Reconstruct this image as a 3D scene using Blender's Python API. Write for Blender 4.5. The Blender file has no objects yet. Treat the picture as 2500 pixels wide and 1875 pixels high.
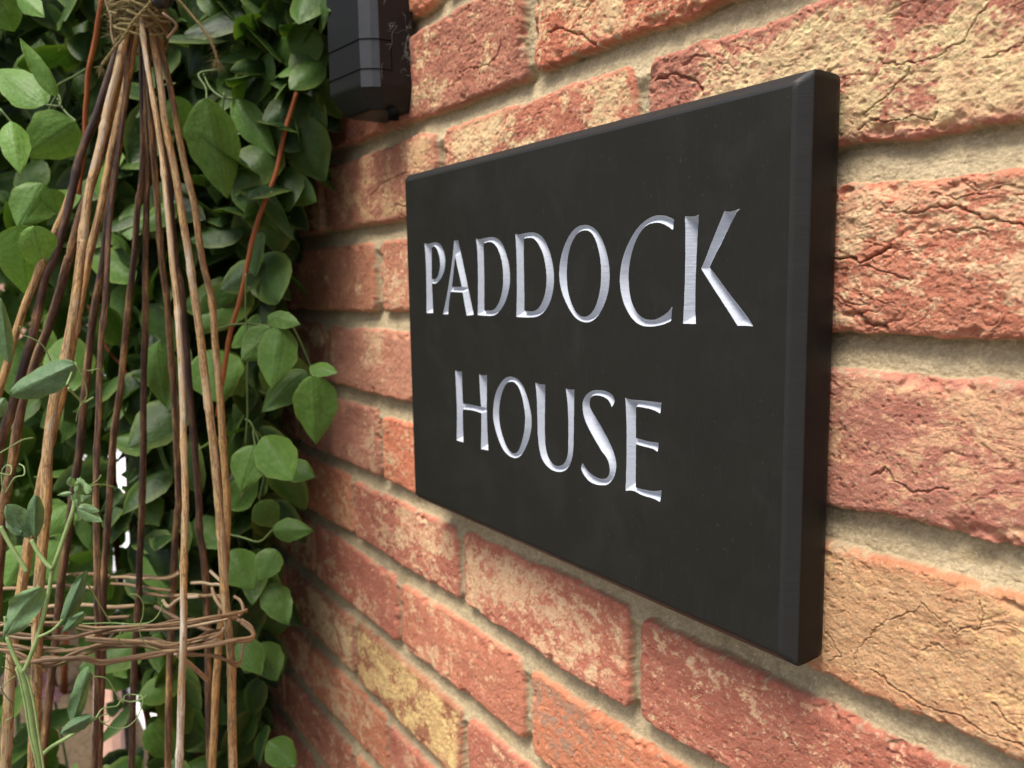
import bpy, math, random
import numpy as np
from mathutils import Vector, Matrix

# ------------------------------------------------------------------ camera, sky, sun, exposure
# units: metres; helper coordinates are written in millimetres (MM)
MM = 0.001
FPX = 1958.08                                   # focal length in photo pixels (2500 wide)
CAM = np.array([245.908, -300.863, -50.146])
ANG = np.radians([55.753, -7.1795, 1.0021])     # yaw, pitch, roll
def rotm(yaw, pitch, roll):
    cy, sy, cp, sp, cr, sr = (math.cos(yaw), math.sin(yaw), math.cos(pitch), math.sin(pitch), math.cos(roll), math.sin(roll))
    return (np.array([[cy, -sy, 0], [sy, cy, 0], [0, 0, 1]]) @ np.array([[1, 0, 0], [0, cp, -sp], [0, sp, cp]])
            @ np.array([[cr, 0, sr], [0, 1, 0], [-sr, 0, cr]]))
RC = rotm(*ANG)
S = bpy.context.scene
cd = bpy.data.cameras.new("camera"); cam = bpy.data.objects.new("camera", cd); S.collection.objects.link(cam)
right, fwd, up = RC[:, 0], RC[:, 1], RC[:, 2]
M = Matrix([[right[0], up[0], -fwd[0], CAM[0]*MM], [right[1], up[1], -fwd[1], CAM[1]*MM], [right[2], up[2], -fwd[2], CAM[2]*MM], [0, 0, 0, 1]])
cam.matrix_world = M
cd.sensor_width = 36; cd.lens = 36*FPX/2500; cd.clip_start = 0.02; cd.clip_end = 500
cd.dof.use_dof = True; cd.dof.focus_distance = 0.37; cd.dof.aperture_fstop = 15
S.camera = cam

SUN_EL, SUN_AZ = math.radians(65), math.radians(168)     # azimuth measured clockwise from +Y
w = bpy.data.worlds.new("World"); S.world = w; w.use_nodes = True
nt = w.node_tree; bg = nt.nodes["Background"]
sky = nt.nodes.new("ShaderNodeTexSky"); sky.sky_type = 'NISHITA'; sky.sun_disc = False
sky.sun_elevation = SUN_EL; sky.sun_rotation = SUN_AZ; sky.dust_density = 5.0; sky.air_density = 1.0; sky.ozone_density = 1.0
nt.links.new(sky.outputs[0], bg.inputs[0]); bg.inputs[1].default_value = 0.088
sd = bpy.data.lights.new("sun", 'SUN'); sd.energy = 2.15; sd.angle = math.radians(28); sd.color = (1.0, 0.95, 0.87)
so = bpy.data.objects.new("sun", sd); S.collection.objects.link(so)
sv = Vector((math.sin(SUN_AZ)*math.cos(SUN_EL), math.cos(SUN_AZ)*math.cos(SUN_EL), math.sin(SUN_EL)))
so.rotation_euler = sv.to_track_quat('Z', 'Y').to_euler()
S.view_settings.view_transform = 'Standard'; S.view_settings.look = 'None'
S.view_settings.exposure = 1.22; S.view_settings.gamma = 1.0

# ------------------------------------------------------------------ helpers
rng = np.random.default_rng(7); random.seed(7)
K = 2500/2212.0
def at(x, y, depth):
    """point (mm) seen at display pixel x,y (2212-wide view of the photo) at a camera depth in mm"""
    v = np.array([(x*K-1250)/FPX, 1.0, -(y*K-937.5)/FPX])*depth
    return CAM + RC @ v
def on_plane(px, y):
    px = np.atleast_2d(px).astype(float)
    d = np.stack([(px[:, 0]-1250)/FPX, np.ones(len(px)), -(px[:, 1]-937.5)/FPX], 1) @ RC.T
    return CAM + d*((y-CAM[1])/d[:, 1])[:, None]
def project(P):
    d = (np.atleast_2d(P)-CAM) @ RC
    return np.stack([(1250+FPX*d[:, 0]/d[:, 1])/K, (937.5-FPX*d[:, 2]/d[:, 1])/K, d[:, 1]], 1)

def tag(o, label=None, cat=None, group=None, kind=None):
    if label: o['label'] = label
    if cat: o['category'] = cat
    if group: o['group'] = group
    if kind: o['kind'] = kind
    return o
def empty(name, loc, label, cat, group=None):
    o = bpy.data.objects.new(name, None); S.collection.objects.link(o); o.location = [c*MM for c in loc]
    o.empty_display_size = 0.01
    return tag(o, label, cat, group)
def link(name, V, F, mat, parent=None, attrs=None, smooth=True):
    """V in mm (world), F list of tuples or int array; parents keep world position"""
    V = np.asarray(V, float)*MM
    me = bpy.data.meshes.new(name)
    if isinstance(F, np.ndarray):
        me.vertices.add(len(V)); me.vertices.foreach_set('co', V.astype(np.float32).ravel())
        n, k = F.shape
        me.loops.add(n*k); me.loops.foreach_set('vertex_index', F.astype(np.int32).ravel())
        me.polygons.add(n); me.polygons.foreach_set('loop_start', np.arange(0, n*k, k, dtype=np.int32))
        me.update(calc_edges=True)
    else:
        me.from_pydata([tuple(v) for v in V], [], F)
    for key, arr in (attrs or {}).items():
        arr = np.asarray(arr, np.float32)
        if arr.ndim == 1:
            a = me.attributes.new(key, 'FLOAT', 'POINT'); a.data.foreach_set('value', arr)
        else:
            a = me.attributes.new(key, 'FLOAT_COLOR', 'POINT')
            a.data.foreach_set('color', np.concatenate([arr, np.ones((len(arr), 1), np.float32)], 1).ravel())
    me.polygons.foreach_set('use_smooth', np.full(len(me.polygons), smooth, dtype=bool))
    me.materials.append(mat)
    o = bpy.data.objects.new(name, me); S.collection.objects.link(o)
    if parent:
        o.parent = parent
        L = Vector(parent.location); p = parent.parent
        while p: L += Vector(p.location); p = p.parent
        o.matrix_parent_inverse = Matrix.Translation(-L)
    return o
class MB:
    def __init__(s): s.V = []; s.F = []; s.A = {}; s.n = 0
    def add(s, V, F, **attrs):
        V = np.asarray(V, float)
        s.F += [tuple(int(i)+s.n for i in f) for f in F]; s.V.append(V); s.n += len(V)
        for k, a in attrs.items(): s.A.setdefault(k, []).append(np.broadcast_to(np.asarray(a, float), (len(V),)))
    def build(s, name, mat, parent=None, smooth=True):
        return link(name, np.concatenate(s.V), s.F, mat, parent, {k: np.concatenate(a) for k, a in s.A.items()}, smooth)

def spline(P, n):
    """Catmull-Rom through points P, n samples per span"""
    P = np.asarray(P, float)
    Q = np.vstack([2*P[0]-P[1], P, 2*P[-1]-P[-2]])
    out = []
    for i in range(1, len(Q)-2):
        t = np.linspace(0, 1, n, endpoint=False)[:, None]
        a, b, c, d = Q[i-1], Q[i], Q[i+1], Q[i+2]
        out.append(.5*((2*b)+(-a+c)*t+(2*a-5*b+4*c-d)*t*t+(-a+3*b-3*c+d)*t**3))
    return np.vstack(out+[P[-1:]])
def tube(P, r, k=8, wob=0.0, cap=True):
    P = np.asarray(P, float); n = len(P)
    r = np.broadcast_to(np.asarray(r, float), (n,)).copy()
    T = np.gradient(P, axis=0); T /= np.linalg.norm(T, axis=1)[:, None]+1e-9
    ref = np.array([0.3, 1, 0.1]) if abs(T[0, 1]) < .9 else np.array([1, 0, 0.2])
    V = []; N = np.cross(T[0], ref); N /= np.linalg.norm(N)
    for i in range(n):
        N = N-T[i]*(N@T[i]); N /= np.linalg.norm(N)+1e-9; B = np.cross(T[i], N)
        a = np.linspace(0, 2*np.pi, k, endpoint=False)
        rr = r[i]*(1+wob*rng.normal(size=k))
        V.append(P[i]+np.outer(np.cos(a)*rr, N)+np.outer(np.sin(a)*rr, B))
    V = np.vstack(V)
    F = [(i*k+j, i*k+(j+1) % k, (i+1)*k+(j+1) % k, (i+1)*k+j) for i in range(n-1) for j in range(k)]
    if cap: F += [tuple(range(k-1, -1, -1)), tuple((n-1)*k+j for j in range(k))]
    return V, F
def tcoord(L, k, off):
    a = np.linspace(0, 2*np.pi, k, endpoint=False)
    return np.stack([np.tile(np.cos(a), len(L))*.0045+off*.13, np.tile(np.sin(a), len(L))*.0045+off*.31, np.repeat(L, k)*MM+off], 1)
def arc(P):
    return np.concatenate([[0], np.cumsum(np.linalg.norm(np.diff(P, axis=0), axis=1))])

# numpy noise ------------------------------------------------------
_T = rng.random((256, 256))
def vnoise(x, y):
    xi = np.floor(x).astype(np.int64); yi = np.floor(y).astype(np.int64)
    fx = x-xi; fy = y-yi
    fx = fx*fx*fx*(fx*(fx*6-15)+10); fy = fy*fy*fy*(fy*(fy*6-15)+10)
    a = _T[yi & 255, xi & 255]; b = _T[yi & 255, (xi+1) & 255]; c = _T[(yi+1) & 255, xi & 255]; d = _T[(yi+1) & 255, (xi+1) & 255]
    return (a+(b-a)*fx)*(1-fy)+(c+(d-c)*fx)*fy
def fbm(x, y, o=4, g=.5):
    s = 0; a = 1; t = 0; cs, sn = math.cos(.9), math.sin(.9)
    for i in range(o):
        s = s+a*vnoise(x+17.3*i, y+31.7*i); t += a; a *= g
        x, y = (x*cs-y*sn)*2.03, (x*sn+y*cs)*2.03
    return s/t*2-1
def sstep(a, b, x):
    t = np.clip((x-a)/(b-a), 0, 1); return t*t*(3-2*t)
def lin(r, g, b, k=1.0):
    c = np.array([r, g, b])/255.0
    return np.where(c <= .04045, c/12.92, ((c+.055)/1.055)**2.4)*k

# materials ---------------------------------------------------------
class Mat:
    def __init__(s, name, base=(.5, .5, .5), rough=.6, spec=.5):
        s.m = bpy.data.materials.new(name); s.m.use_nodes = True; s.t = s.m.node_tree
        s.b = s.t.nodes["Principled BSDF"]; s.set(base, rough, spec)
    def set(s, base, rough, spec):
        s.b.inputs['Base Color'].default_value = (*base, 1); s.b.inputs['Roughness'].default_value = rough
        s.b.inputs['Specular IOR Level'].default_value = spec
    def n(s, kind, **kw):
        nd = s.t.nodes.new(kind)
        for k, v in kw.items():
            if hasattr(nd, k): setattr(nd, k, v)
        return nd
    def L(s, a, b): s.t.links.new(a, b)
    def obj(s, scale=(1, 1, 1)):
        tc = s.n('ShaderNodeTexCoord'); mp = s.n('ShaderNodeMapping'); mp.inputs['Scale'].default_value = scale
        s.L(tc.outputs['Object'], mp.inputs[0]); return mp.outputs[0]
    def noise(s, vec, scale, detail=4, rough=.6, dist=0):
        nd = s.n('ShaderNodeTexNoise'); nd.inputs['Scale'].default_value = scale; nd.inputs['Detail'].default_value = detail
        nd.inputs['Roughness'].default_value = rough; nd.inputs['Distortion'].default_value = dist
        s.L(vec, nd.inputs['Vector']); return nd.outputs['Fac']
    def ramp(s, fac, stops, interp='LINEAR'):
        nd = s.n('ShaderNodeValToRGB'); nd.color_ramp.interpolation = interp
        e = nd.color_ramp.elements
        while len(e) < len(stops): e.new(.5)
        for i, (p, c) in enumerate(stops):
            e[i].position = p; e[i].color = (*c, 1) if len(c) == 3 else c
        s.L(fac, nd.inputs[0]); return nd.outputs[0]
    def mix(s, fac, a, b, blend='MIX'):
        nd = s.n('ShaderNodeMix'); nd.data_type = 'RGBA'; nd.blend_type = blend
        for sock, v in ((nd.inputs[0], fac), (nd.inputs[6], a), (nd.inputs[7], b)):
            if isinstance(v, bpy.types.NodeSocket): s.L(v, sock)
            elif isinstance(v, (int, float)): sock.default_value = v
            else: sock.default_value = (*v, 1)
        return nd.outputs[2]
    def math(s, op, a, b=0.0, c=0.0):
        nd = s.n('ShaderNodeMath'); nd.operation = op
        for i, v in enumerate((a, b, c)):
            if isinstance(v, bpy.types.NodeSocket): s.L(v, nd.inputs[i])
            else: nd.inputs[i].default_value = v
        return nd.outputs[0]
    def attr(s, name, fac=True):
        nd = s.n('ShaderNodeAttribute'); nd.attribute_name = name
        return nd.outputs['Fac' if fac else 'Color']
    def bump(s, h, dist, strength=1.0, prev=None):
        nd = s.n('ShaderNodeBump'); nd.inputs['Distance'].default_value = dist; nd.inputs['Strength'].default_value = strength
        s.L(h, nd.inputs['Height'])
        if prev: s.L(prev, nd.inputs['Normal'])
        return nd.outputs[0]
    def out(s, col=None, rough=None, nor=None):
        if col: s.L(col, s.b.inputs['Base Color'])
        if rough: s.L(rough, s.b.inputs['Roughness'])
        if nor: s.L(nor, s.b.inputs['Normal'])
        return s.m

# brick wall surface: colour of each brick (and its lime bloom) comes per point, grain from noise
m = Mat('brick_and_mortar', rough=.9, spec=.25)
oc = m.obj()
fine = m.noise(oc, 1150, 5, .8); mid = m.noise(oc, 230, 4, .65)
c = m.attr('col', False)
c = m.mix(1.0, c, m.ramp(fine, [(.25, (.76, .74, .72)), (.5, (1.02, 1.02, 1.02)), (.75, (1.26, 1.28, 1.3))]), 'MULTIPLY')
c = m.mix(1.0, c, m.ramp(mid, [(.3, (.92, .91, .90)), (.5, (1, 1, 1)), (.7, (1.07, 1.08, 1.09))]), 'MULTIPLY')
b1 = m.bump(fine, .0009, 1.0); b2 = m.bump(mid, .0014, .4, b1)
MAT_WALL = m.out(c, None, b2)

m = Mat('slate', rough=.6, spec=.16)
oc = m.obj(); st = m.obj((60, 60, 6))
g = m.noise(oc, 60, 4, .6); g2 = m.noise(st, 14, 5, .7); g3 = m.noise(oc, 900, 3, .7)
c = m.mix(g, lin(24, 24, 20), lin(33, 33, 29)); c = m.mix(m.ramp(m.noise(oc, 22, 6, .65, .6), [(.5, (0, 0, 0)), (.75, (.55, .55, .55))]), c, lin(42, 43, 40)); c = m.mix(m.ramp(g2, [(.58, (0, 0, 0)), (.8, (.6, .6, .6))]), c, lin(48, 50, 48))
c = m.mix(m.ramp(m.noise(oc, 420, 2, .5), [(.70, (0, 0, 0)), (.76, (.6, .6, .6))]), c, lin(58, 60, 60))
SLATE_COL = c
MAT_SLATE = m.out(c, m.ramp(g, [(.3, (.52,)*3), (.7, (.68,)*3)]), m.bump(g3, .00012, .5, m.bump(g2, .00018, .35)))

m = Mat('chamfer_slate', rough=.5, spec=.18)
st = m.obj((30, 30, 500)); g = m.noise(st, 2.5, 4, .7); oc = m.obj()
c = m.mix(g, lin(33, 33, 32), lin(43, 44, 44))
MAT_CHAMFER = m.out(c, m.ramp(m.noise(oc, 80, 3, .6), [(.3, (.36,)*3), (.7, (.52,)*3)]), m.bump(g, .0002, .5))

m = Mat('darkened_slate_side', rough=.5, spec=.14); oc = m.obj(); g = m.noise(oc, 90, 5, .7)
MAT_SIDE = m.out(m.mix(g, lin(17, 16, 14), lin(30, 28, 26)), None, m.bump(g, .0003, .4))  # sides darkened in colour to counter light bounced off the bricks
m = Mat('letter_paint', rough=.7, spec=.12)
oc = m.obj(); st = m.obj((25, 25, 700)); g = m.noise(st, 1.6, 4, .7); e = m.noise(oc, 1500, 3, .7)
paint = m.mix(g, lin(158, 164, 175), lin(188, 194, 204))
sl = m.mix(m.noise(oc, 60, 4, .6), lin(27, 27, 23), lin(36, 35, 31))
sdf = m.attr('sdf'); th = m.math('ADD', sdf, m.math('MULTIPLY', m.math('SUBTRACT', e, .5), .28))
msk = m.ramp(th, [(.0, (0, 0, 0)), (.06, (1, 1, 1))])
MAT_LETTER = m.out(m.mix(msk, sl, paint), None, m.bump(g, .0003, .7))

def stick_mat(name, stops, fine=1.0):
    m = Mat(name, rough=.5, spec=.35)
    tc = m.attr('tc', False)
    def sc(v):
        mp = m.n('ShaderNodeMapping'); mp.inputs['Scale'].default_value = v; m.L(tc, mp.inputs[0]); return mp.outputs[0]
    st = m.noise(sc((1, 1, .05)), 750, 5, .75); bl = m.noise(sc((1.6, 1.6, .45)), 60, 6, .78, .4)
    t = m.math('ADD', m.attr('tone'), m.math('MULTIPLY', m.math('SUBTRACT', bl, .5), 1.7))
    c = m.ramp(t, stops)
    c = m.mix(1.0, c, m.ramp(st, [(.32, (.42, .38, .34)), (.5, (1, 1, 1)), (.7, (1.5, 1.5, 1.55))]), 'MULTIPLY')
    sp = m.ramp(m.noise(sc((1, 1, .5)), 420, 2, .5), [(.66, (0, 0, 0)), (.72, (.75, .75, .75))])
    c = m.mix(sp, c, lin(52, 34, 24))
    return m.out(c, None, m.bump(st, .0005, .8, m.bump(bl, .001, .3)))
TAN = [(.0, lin(44, 29, 23)), (.2, lin(82, 58, 42)), (.38, lin(122, 94, 62)), (.54, lin(176, 142, 88)), (.62, lin(96, 72, 52)), (.72, lin(170, 142, 98)), (.88, lin(150, 136, 116)), (1, lin(186, 176, 160))]
MAT_STICK = stick_mat('willow_bark', TAN)
MAT_RING = stick_mat('woven_willow_bark', [(.0, lin(76, 58, 44)), (.4, lin(116, 92, 68)), (.7, lin(150, 126, 94)), (1, lin(170, 154, 128))])
MAT_ORANGE = stick_mat('red_brown_vine', [(.0, lin(80, 40, 22)), (.5, lin(134, 72, 30)), (1, lin(160, 96, 44))])

def leaf_mat(name, dark, lite, vein, rough=.42, trans=.35):  # veined, slightly blemished leaf
    m = Mat(name, rough=rough, spec=.28)
    oc = m.obj(); n1 = m.noise(oc, 70, 3, .6); vor = m.n('ShaderNodeTexVoronoi'); vor.feature = 'DISTANCE_TO_EDGE'
    vor.inputs['Scale'].default_value = 190; m.L(oc, vor.inputs['Vector'])
    ret = m.ramp(vor.outputs['Distance'], [(.0, (1, 1, 1)), (.09, (0, 0, 0))])
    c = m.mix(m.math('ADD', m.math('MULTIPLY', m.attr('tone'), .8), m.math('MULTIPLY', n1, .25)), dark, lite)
    c = m.mix(m.math('MULTIPLY', ret, .5), c, m.mix(.45, c, (.01, .025, .005)))
    c = m.mix(m.math('MULTIPLY', m.attr('vein'), .6), c, m.mix(.5, c, (.008, .02, .004)))
    c = m.mix(m.math('MULTIPLY', m.attr('rim'), .35), c, lin(150, 170, 80, .7))
    spots = m.ramp(m.noise(oc, 230, 3, .7), [(.66, (0, 0, 0)), (.70, (.8, .8, .8))])
    c = m.mix(spots, c, lin(160, 160, 110, .6))
    nor = m.bump(ret, .0011, -1.0, m.bump(n1, .003, .6))
    m.out(c, None, nor)
    tr = m.n('ShaderNodeBsdfTranslucent'); mx = m.n('ShaderNodeMixShader'); mx.inputs[0].default_value = trans
    m.L(m.mix(1.0, c, (.9, 1.0, .35), 'MULTIPLY'), tr.inputs[0])
    o = m.t.nodes['Material Output']
    m.L(m.b.outputs[0], mx.inputs[1]); m.L(tr.outputs[0], mx.inputs[2]); m.L(mx.outputs[0], o.inputs[0])
    return m.m
MAT_LEAF = leaf_mat('clematis_leaf', lin(20, 44, 14), lin(108, 148, 66), lin(58, 90, 36), .5, .3)
MAT_PEA = leaf_mat('sweet_pea_leaf', lin(70, 100, 72), lin(120, 150, 104), lin(160, 185, 140), .5, .25)
MAT_HEDGE = leaf_mat('hedge_leaf', lin(80, 105, 40), lin(140, 165, 80), lin(120, 150, 70), .5, .4)
def plain(name, a, b, scale, rough=.7, spec=.4, bdist=.0005):
    m = Mat(name, rough=rough, spec=spec); g = m.noise(m.obj(), scale, 5, .65)
    return m.out(m.mix(g, a, b), None, m.bump(g, bdist, .8))
MAT_TENDRIL = plain('green_stem', lin(84, 110, 62), lin(150, 172, 110), 120, .5)
MAT_VINE = plain('vine_green', lin(52, 74, 30), lin(96, 116, 54), 60, .5)
MAT_TWINE = plain('jute_twine', lin(92, 84, 56), lin(156, 142, 100), 900, .95, .1)
MAT_PLASTIC = plain('black_plastic', lin(16, 15, 15), lin(25, 24, 24), 260, .42, .3, .00008)
MAT_BEVEL_SHEEN = plain('sky_sheen_plastic', lin(40, 43, 46), lin(58, 62, 66), 200, .5, .35, .00008)  # lighter grey puts the sky reflection on the box corner into colour
MAT_SEAM = plain('seam_black', lin(4, 4, 4), lin(8, 8, 8), 100, .9, .1)
MAT_BALL = plain('black_rubber', lin(16, 16, 18), lin(26, 26, 28), 200, .3, .5)
MAT_WEB = plain('web_silk', lin(150, 150, 140), lin(190, 190, 180), 500, .8)
MAT_WIRE = plain('galvanised_wire', lin(90, 98, 108), lin(130, 138, 148), 200, .4, .6)
MAT_PAVEW = plain('white_paving', lin(236, 236, 234), lin(250, 250, 248), 6, .9, .2)
MAT_STONE = plain('grey_stone', lin(96, 92, 84), lin(126, 120, 110), 10, .9, .2)
MAT_WHITE = plain('white_render', lin(232, 232, 230), lin(246, 246, 244), 20, .8)
MAT_PAVE = plain('pale_paving', lin(190, 186, 176), lin(214, 210, 200), 40, .85)
MAT_SOIL = plain('soil_and_gravel', lin(58, 48, 36), lin(120, 104, 84), 60, .95, .2, .02)
MAT_TERRA = plain('terracotta', lin(150, 112, 96), lin(186, 150, 132), 30, .85, .3, .002)
MAT_PINK = plain('pink_petal', lin(226, 150, 176), lin(244, 190, 206), 60, .6)

# ------------------------------------------------------------------ the brick wall (one height field, dense where it is seen)
def V3(*c): return np.array(c, float)
JO = {2: [-281, -60], 1: [-373, -173, 42], 0: [-520, -288, -73, 145], -1: [-620, -403, -180, 29], -2: [-530, -305, -80, 146], -3: [-628, -409, -190, 26],
      -4: [-482, -275, -75, 140], -5: [-597, -385, -185, 28], -6: [-700, -487, -272, -62], -7: [-626, -419, -205, 10]}
# sRGB look of each known brick: (row, index of its left joint): colour, bloom colour, bloom amount, bloom grain mm, crease
CR = (226, 200, 152); CR2 = (232, 198, 156)
BR = {(1, 0): ((172, 98, 76), CR, .10, 16, .9), (1, 1): ((190, 92, 60), CR, .42, 22, .9), (1, -1): ((170, 92, 66), CR, .05, 16, .5),
      (0, 0): ((178, 108, 82), (214, 178, 132), .45, 20, .7), (0, 1): ((192, 106, 78), CR, .56, 28, .6), (0, 2): ((184, 108, 88), (234, 210, 158), .42, 38, .8),  # leftmost brick: bloom colour dimmed, foliage shade painted in
      (-1, 0): ((200, 124, 88), CR2, .22, 16, .3), (-1, 1): ((206, 128, 96), CR2, .3, 10, .5), (-1, 3): ((208, 124, 92), CR2, .54, 13, 1.2), (-1, 2): ((206, 122, 84), CR2, .4, 9, 1),
      (-2, 0): ((206, 134, 104), CR2, .16, 22, .2), (-2, 2): ((192, 118, 98), (222, 178, 136), .34, 15, .35), (-2, 1): ((206, 134, 104), CR2, .16, 22, .2),
      (-3, 0): ((200, 126, 100), CR2, .15, 18, .4), (-3, 1): ((224, 120, 78), CR2, .2, 9, .4), (-3, 3): ((218, 168, 114), (232, 192, 136), .30, 9, .5), (-3, 2): ((214, 130, 90), CR2, .3, 9, .6),
      (-4, 0): ((196, 106, 82), CR2, .42, 10, .4), (-4, 1): ((204, 112, 86), CR2, .48, 7, .3), (-4, 2): ((176, 92, 72), CR2, .10, 6, .45),
      (-5, 1): ((206, 118, 86), CR2, .26, 12, .2), (-5, 2): ((212, 122, 78), (158, 134, 114), .34, 7, .3), (-5, 0): ((196, 106, 82), CR2, .18, 14, .2),
      (-6, 1): ((166, 98, 64), (238, 208, 142), .50, 24, .5), (-6, 2): ((190, 100, 78), CR2, .25, 8, .4), (-7, 1): ((196, 108, 84), CR2, .2, 16, .2)}
# cracks, photo pixels: polyline, width mm, depth mm
def zc(pts, o, s): return [(o[0]+x*s, o[1]+y*s) for x, y in pts]
Z8, Z7, Z4, C4 = ((1400, 1050), .4973), ((1400, 0), .4973), ((1900, 400), .3617), ((650, 0), .3617)
CRACKS = [(zc([(380, 630), (470, 640), (560, 652), (640, 605), (760, 545)], *Z4), 1.6, 6), (zc([(840, 340), (960, 330), (1060, 290), (1200, 275), (1320, 320), (1400, 360), (1560, 380), (1659, 420)], *Z4), 1.4, 3),
          (zc([(1060, 450), (1120, 455), (1260, 445), (1400, 440)], *Z4), 1.0, 2), (zc([(1030, 210), (1200, 225), (1420, 200)], *Z4), .8, 1.5), (zc([(540, 650), (660, 720), (800, 760), (880, 800)], *Z4), .9, 1.8),
          (zc([(560, 880), (700, 920), (800, 960)], *Z4), .7, 1.4), (zc([(430, 1010), (540, 1020), (600, 1090), (720, 1120)], *Z4), 3.0, 4),
          (zc([(1390, 1150), (1400, 1060), (1520, 940), (1690, 880), (1720, 855), (1800, 920), (1880, 980), (1970, 985), (2020, 920), (2010, 830)], *Z8), .7, 1.6), (zc([(1700, 1060), (1790, 1050), (1870, 1085)], *Z8), .7, 1.5),
          (zc([(1240, 960), (1280, 1040), (1320, 1110), (1260, 1130)], *Z8), .8, 1.8), (zc([(1460, 1160), (1560, 1240), (1700, 1340), (1900, 1400), (2050, 1500), (2212, 1540)], *Z8), 1.1, 2.4), (zc([(2070, 1350), (2140, 1420), (2212, 1480)], *Z8), 1.0, 2.2),
          (zc([(1460, 220), (1530, 185), (1560, 250), (1660, 300), (1830, 300)], *Z8), 1.1, 2.2),
          (zc([(1380, 640), (1440, 590), (1540, 600), (1640, 560), (1750, 590), (1770, 540)], *Z7), 1.0, 2.4), (zc([(1480, 300), (1600, 320), (1760, 270), (1900, 190), (2030, 20)], *Z7), .9, 2.0), (zc([(1640, 330), (1530, 470), (1400, 560)], *Z7), .9, 2.0),
          (zc([(2000, 270), (2120, 240), (2212, 190)], *Z7), .9, 2.0), (zc([(540, 330), (620, 270), (670, 290)], *Z7), 1.5, 2.0), (zc([(400, 400), (500, 370), (600, 400), (640, 440)], *Z7), 2.4, 4),
          (zc([(1300, 365), (1380, 330), (1420, 270)], *C4), .8, 2), (zc([(1310, 490), (1390, 460), (1500, 440), (1560, 370), (1600, 270)], *C4), 1.2, 3), (zc([(1210, 590), (1280, 600), (1330, 640)], *C4), .7, 1.5),
          (zc([(700, 1330), (780, 1250), (840, 1210), (960, 1160)], *C4), 1.6, 3), (zc([(830, 1460), (880, 1380), (960, 1400)], *C4), 2.0, 3), (zc([(1890, 210), (1950, 190), (2050, 210), (2140, 240), (2212, 310)], *C4), 2.2, 4)]

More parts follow.
